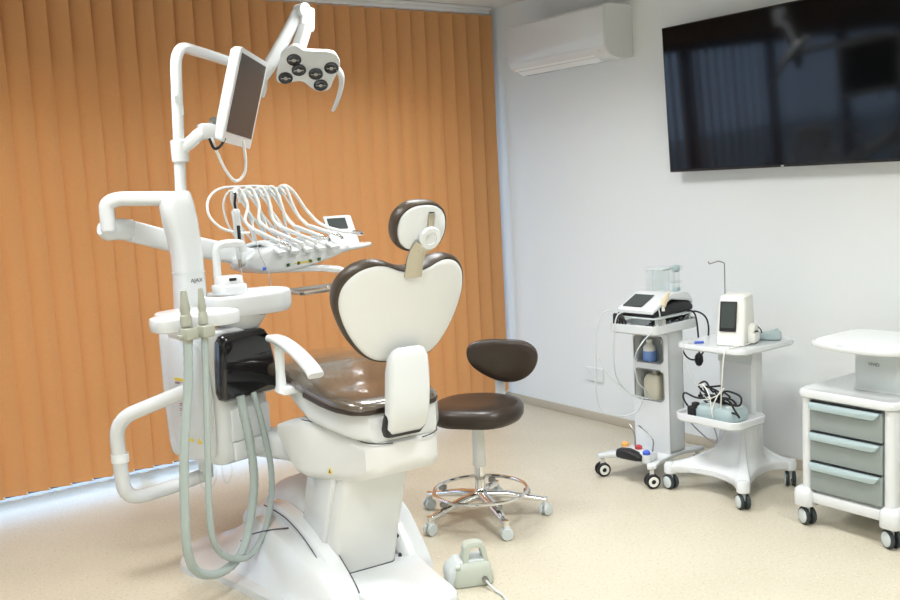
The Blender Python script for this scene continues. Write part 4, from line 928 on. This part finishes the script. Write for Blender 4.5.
# tangle on the lower shelf + grey pedal
P = M2 @ Vector((-.13, -.02, .3725)); t = thing('grey_foot_switch', 'grey-green foot switch lying under black cables on the lower shelf', 'foot switch', tuple(P), R3(4))
bm = B(); rings = [[(a, b, z) for a, b in rrect(.14*s, .23*s, .035, 5)] for s, z in ((.95, 0), (1, .008), (1, .045), (.94, .056), (.8, .06))]
loft(bm, rings); L('switch_case', bm, HANDLEG, t)
bm = B(); box(bm, (.0, -.075, .062), (.07, .05, .012), .005); box(bm, (.0, .03, .060), (.06, .07, .01), .004); L('switch_button', bm, LGREY, t)
random.seed(11)
bm = B()
for k in range(9):
    c = Vector((-.13+random.uniform(-.03, .04), random.uniform(-.09, .10), .455+random.uniform(-.01, .045))); a0 = random.uniform(0, 6); pts = []
    ra, rb = random.uniform(.05, .09), random.uniform(.03, .07)
    for j in range(6):
        a = a0+j*1.15; pts.append(M2 @ (c + Vector((.3*ra*cos(a)+random.uniform(-.01, .01), ra*cos(a), .5*rb*sin(a)+random.uniform(-.012, .012)))))
    tube(bm, crom(pts, 6), .0048, 7)
tube(bm, crom([w2(-.17, .10, .385), w2(-.18, .14, .42), w2(-.17, .17, .45), w2(-.16, .165, .47), w2(-.15, .12, .455), w2(-.14, .08, .45)], 6), .0048, 7)
tube(bm, crom([w2(-.18, -.12, .42), w2(-.20, -.16, .425), w2(-.21, -.185, .415), w2(-.20, -.15, .445), w2(-.17, -.11, .46)], 6), .0048, 7)
o = obj('black_cable', bm, BLACK, None); tag(o, 'tangled black cable heaped on the lower shelf of the pedestal cart', 'cable')
bm = B(); box(bm, w2(-.20, .09, .40), (.03, .045, .05), .008); box(bm, w2(-.195, .075, .43), (.03, .03, .03), .006); obj('cable_connector', bm, BLACK, o)
bm = B(); tube(bm, crom([w2(-.20, -.03, .385), w2(-.212, -.03, .43), w2(-.20, -.01, .49), w2(-.18, .04, .53), w2(-.17, .08, .52)], 6), .0028, 6); tube(bm, crom([w2(-.205, -.035, .39), w2(-.212, -.035, .43), w2(-.20, -.06, .50), w2(-.18, -.08, .53), w2(-.17, -.05, .50), w2(-.18, 0, .47), w2(-.17, .07, .45)], 6), .0028, 6)
o = obj('white_cable', bm, OFFW, None); tag(o, 'white cable twisted through the black tangle on the lower shelf', 'cable')
bm = B(); tube(bm, crom([(3.60, 3.14, .37), (3.60, 3.12, .32), (3.60, 3.05, .27), (3.60, 2.98, .24), (3.60, 2.955, .26), (3.60, 2.975, .32), (3.60, 3.0, .37)], 6), .003, 6)
o = obj('loose_cord', bm, DSTEEL, None); tag(o, 'thin grey cord sagging below the lower shelf, between the carts', 'cord')

# ------------------------------------------------------------------ drawer cart (rightmost)
K3 = thing('drawer_cart', 'white rolling cabinet with three grey drawers, rightmost, partly cut by the frame', 'cart', (3.74, 2.235, 0), 0)
M3 = ROOTM[K3.name].copy()
bm = B(); box(bm, (.0, 0, .345), (.40, .34, .42), .02, seg=3)
for (x_, y_) in ((-.20, .185), (-.20, -.185), (.2, .185), (.2, -.185)):
    lathe(bm, [(.024, .12), (.024, .56)], 20, Matrix.Translation((x_, y_, 0)))
box(bm, (-.19, .185, .34), (.04, .05, .43), .01); box(bm, (-.19, -.185, .34), (.04, .05, .43), .01); box(bm, (.0, .19, .345), (.38, .03, .43), .01); box(bm, (.0, -.19, .345), (.38, .03, .43), .01)
L('cabinet_body', bm, WHITE, K3)
bm = B(); box(bm, (0, 0, .128), (.44, .38, .05), .01)
for (x_, y_) in ((-.205, .195), (-.205, -.195), (.205, .195), (.205, -.195)):
    rings = [[(x_+a*s, y_+b*s, z) for a, b in rrect(.085, .085, .025, 4)] for s, z in ((.95, .088), (1, .092), (1, .145), (.9, .158), (.65, .168))]
    loft(bm, rings)
L('foot_frame', bm, WHITE, K3)
for (x_, y_, h) in ((-.205, .19, .5), (-.205, -.19, .45), (.2, .19, .2), (.2, -.19, 1.0)): castr(K3, M3, (x_, y_, 0), h+pi-.9, .039, 1)
bm = B(); rings = [[(a*1, b*1, z) for a, b in rrect(.48*s, .45*s, .045, 5)] for s, z in ((.965, .562), (.99, .567), (1, .580), (.985, .592), (.95, .597), (.90, .592), (.5, .591))]
loft(bm, rings); L('cabinet_top', bm, WHITE, K3)
for k in range(3):
    z = .488 - .130*k
    bm = B(); box(bm, (-.213, 0, z), (.024, .322, .124), .003); dr = L('drawer', bm, DRAWER, K3)
    bm = B(); prism(bm, [(-.155, .0), (-.15, -.012), (-.138, -.026), (-.12, -.031), (.152, -.031), (.158, -.025), (.158, .0)], -.012, .012, .006, frame_of((-.232, 0, z+.058), (0, 1, 0), (0, 0, 1), (1, 0, 0))); L('drawer_handle', bm, HANDLEG, dr)
    bm = B(); box(bm, (-.2245, 0, z+.0622), (.004, .322, .004)); L('drawer_gap', bm, BLACK, dr)
bm = B(); rings = [[(a, b, z) for a, b in rrect(.20, .215, .03, 5, .03, -.045)] for z in (.592, .60, .775)]
rings[0] = [(.03+(a-.03)*1.06, -.045+(b+.045)*1.06, .592) for a, b, z in rings[0]]
loft(bm, rings); L('top_column', bm, LGREY, K3)
MR = frame_of((-.0715, -.035, .705), (0, -1, 0), (0, 0, 1), (-1, 0, 0))
text('column_lettering', 'VIVID', .020, M3 @ MR, INK, K3)
bm = B(); pr_ = [(p.x, p.y) for p in crom([(-.235, .06, 0), (-.245, .0, 0), (-.24, -.10, 0), (-.20, -.20, 0), (-.10, -.225, 0), (.10, -.225, 0), (.20, -.20, 0), (.215, 0, 0), (.20, .20, 0), (.10, .225, 0), (-.08, .225, 0), (-.17, .20, 0), (-.21, .15, 0)], 4, True)]
pr_ = [(a, b*1.0-.01) for a, b in pr_]
prism(bm, pr_, .775, .798, .008); L('upper_tray', bm, WHITE, K3)
bm = B(); loft(bm, [[(x_, y_, z) for x_, y_ in [(a*.93, b*.93) for a, b in pr_]] for z in (.797, .7995)]); L('tray_surface', bm, SATIN, K3)
bm = B(); box(bm, (-.222, -.03, .7975), (.010, .13, .003), .001); L('tray_slot', bm, DSTEEL, K3)

# ------------------------------------------------------------------ wall things
AC = thing('air_conditioner', 'white split air conditioner high on the right wall', 'air conditioner', (4.165, 4.52, 2.17))
y0, y1 = 3.965, 4.955
y0, y1 = 3.96, 4.81
prof = [(4.163, 2.19), (4.163, 2.475), (4.15, 2.482), (4.0, 2.480), (3.955, 2.474), (3.942, 2.458), (3.941, 2.245), (3.948, 2.225), (3.98, 2.195), (4.03, 2.178), (4.10, 2.176)]
bm = B(); rings = []
for y, s in ((y0, .97), (y0+.006, 1), (y1-.006, 1), (y1, .97)): rings.append([(4.163+(a-4.163)*s, y, 2.33+(b-2.33)*s) for a, b in prof])
loft(bm, rings); obj('casing', bm, WHITE, AC, world=True)
bm = B(); box(bm, (3.9385, (y0+y1)/2, 2.352), (.006, y1-y0-.004, .215), .002); obj('front_panel', bm, WHITE, AC, world=True)
bm = B(); rings = []
for y in (y0+.11, y1-.03): rings.append([(3.946, y, 2.236), (3.972, y, 2.200), (4.03, y, 2.172), (4.035, y, 2.177), (3.978, y, 2.206), (3.952, y, 2.240)])
loft(bm, rings); obj('air_flap', bm, SATIN, AC, world=True)
bm = B(); lathe(bm, [(.012, 0), (.012, .003), (.008, .003), (.008, 0)], 18, axisM((3.952, y0+.055, 2.222), (-.7, 0, -.7))); lathe(bm, [(.005, 0), (.005, .002)], 12, axisM((4.045, y0-.001, 2.205), (0, -1, 0))); obj('status_light', bm, LGREY, AC, world=True)
bm = B(); tube(bm, [(4.06, y1-.005, 2.21), (4.06, y1+.03, 2.21)], .02, 12); obj('pipe_stub', bm, OFFW, AC, world=True)
bm = B(); box(bm, (3.9352, (y0+y1)/2-.02, 2.262), (.001, .045, .006)); obj('faint_badge', bm, LGREY, AC, world=True)
TV = thing('television', 'large black wall-mounted flat television, cut off by the right edge', 'television', (4.165, 2.85, 1.55))
MTV = Matrix.Translation((4.095, 2.90, 1.535)) @ Matrix.Rotation(R3(-3.0), 4, 'Y')
bm = B(); box(bm, (0, 0, .375), (.030, 1.47, .765), .004, MTV); obj('bezel', bm, BLACK, TV, world=True)
bm = B(); box(bm, (-.0158, 0, .378), (.002, 1.452, .745), 0, MTV); obj('screen', bm, SCREEN, TV, world=True)
bm = B(); box(bm, (4.135, 2.90, 1.90), (.055, .5, .35), .01); obj('wall_bracket', bm, BLACK, TV, world=True)
bm = B(); box(bm, (-.0175, 0.02, -.002), (.002, .016, .006), .0005, MTV); obj('maker_mark', bm, LGREY, TV, world=True)
SO = thing('wall_socket', 'white double wall socket on the right wall above the skirting', 'socket', (4.165, 4.36, .30))
bm = B(); rings = [[(4.164-d, a, b) for a, b in rrect(.155*s, .085*s, .008, 3, 4.365, .296)] for s, d in ((1, 0), (1, .006), (.96, .010))]
loft(bm, rings); obj('faceplate', bm, SATIN, SO, world=True)
for y in (4.40, 4.33):
    bm = B(); lathe(bm, [(.026, .0095), (.026, .011), (.022, .011), (.019, .006), (.003, .006)], 20, axisM((4.164, y, .300), (-1, 0, 0))); so_ = obj('socket_insert', bm, SATIN, SO, world=True)
    bm = B()
    for d in (-.008, .008): lathe(bm, [(.0055, .006), (.0055, .0068)], 8, axisM((4.164, y+d, .30), (-1, 0, 0)))
    obj('contact_hole', bm, BLACK, so_, world=True)

# ------------------------------------------------------------------ ceiling luminaires (above the frame)
lab = ['over the right end of the blind', 'over the dental unit', 'over the carts', 'in the middle left', 'behind the camera on the right', 'behind the camera on the left']
for (lx, ly), lb in zip(LIGHT_POS, lab):
    t = thing('ceiling_light', 'square white flush ceiling light ' + lb, 'ceiling light', (lx, ly, ZC), 0, 'square ceiling lights')
    bm = B(); box(bm, (lx, ly, ZC-.011), (.62, .62, .020), .004); obj('light_frame', bm, WHITE, t, world=True)
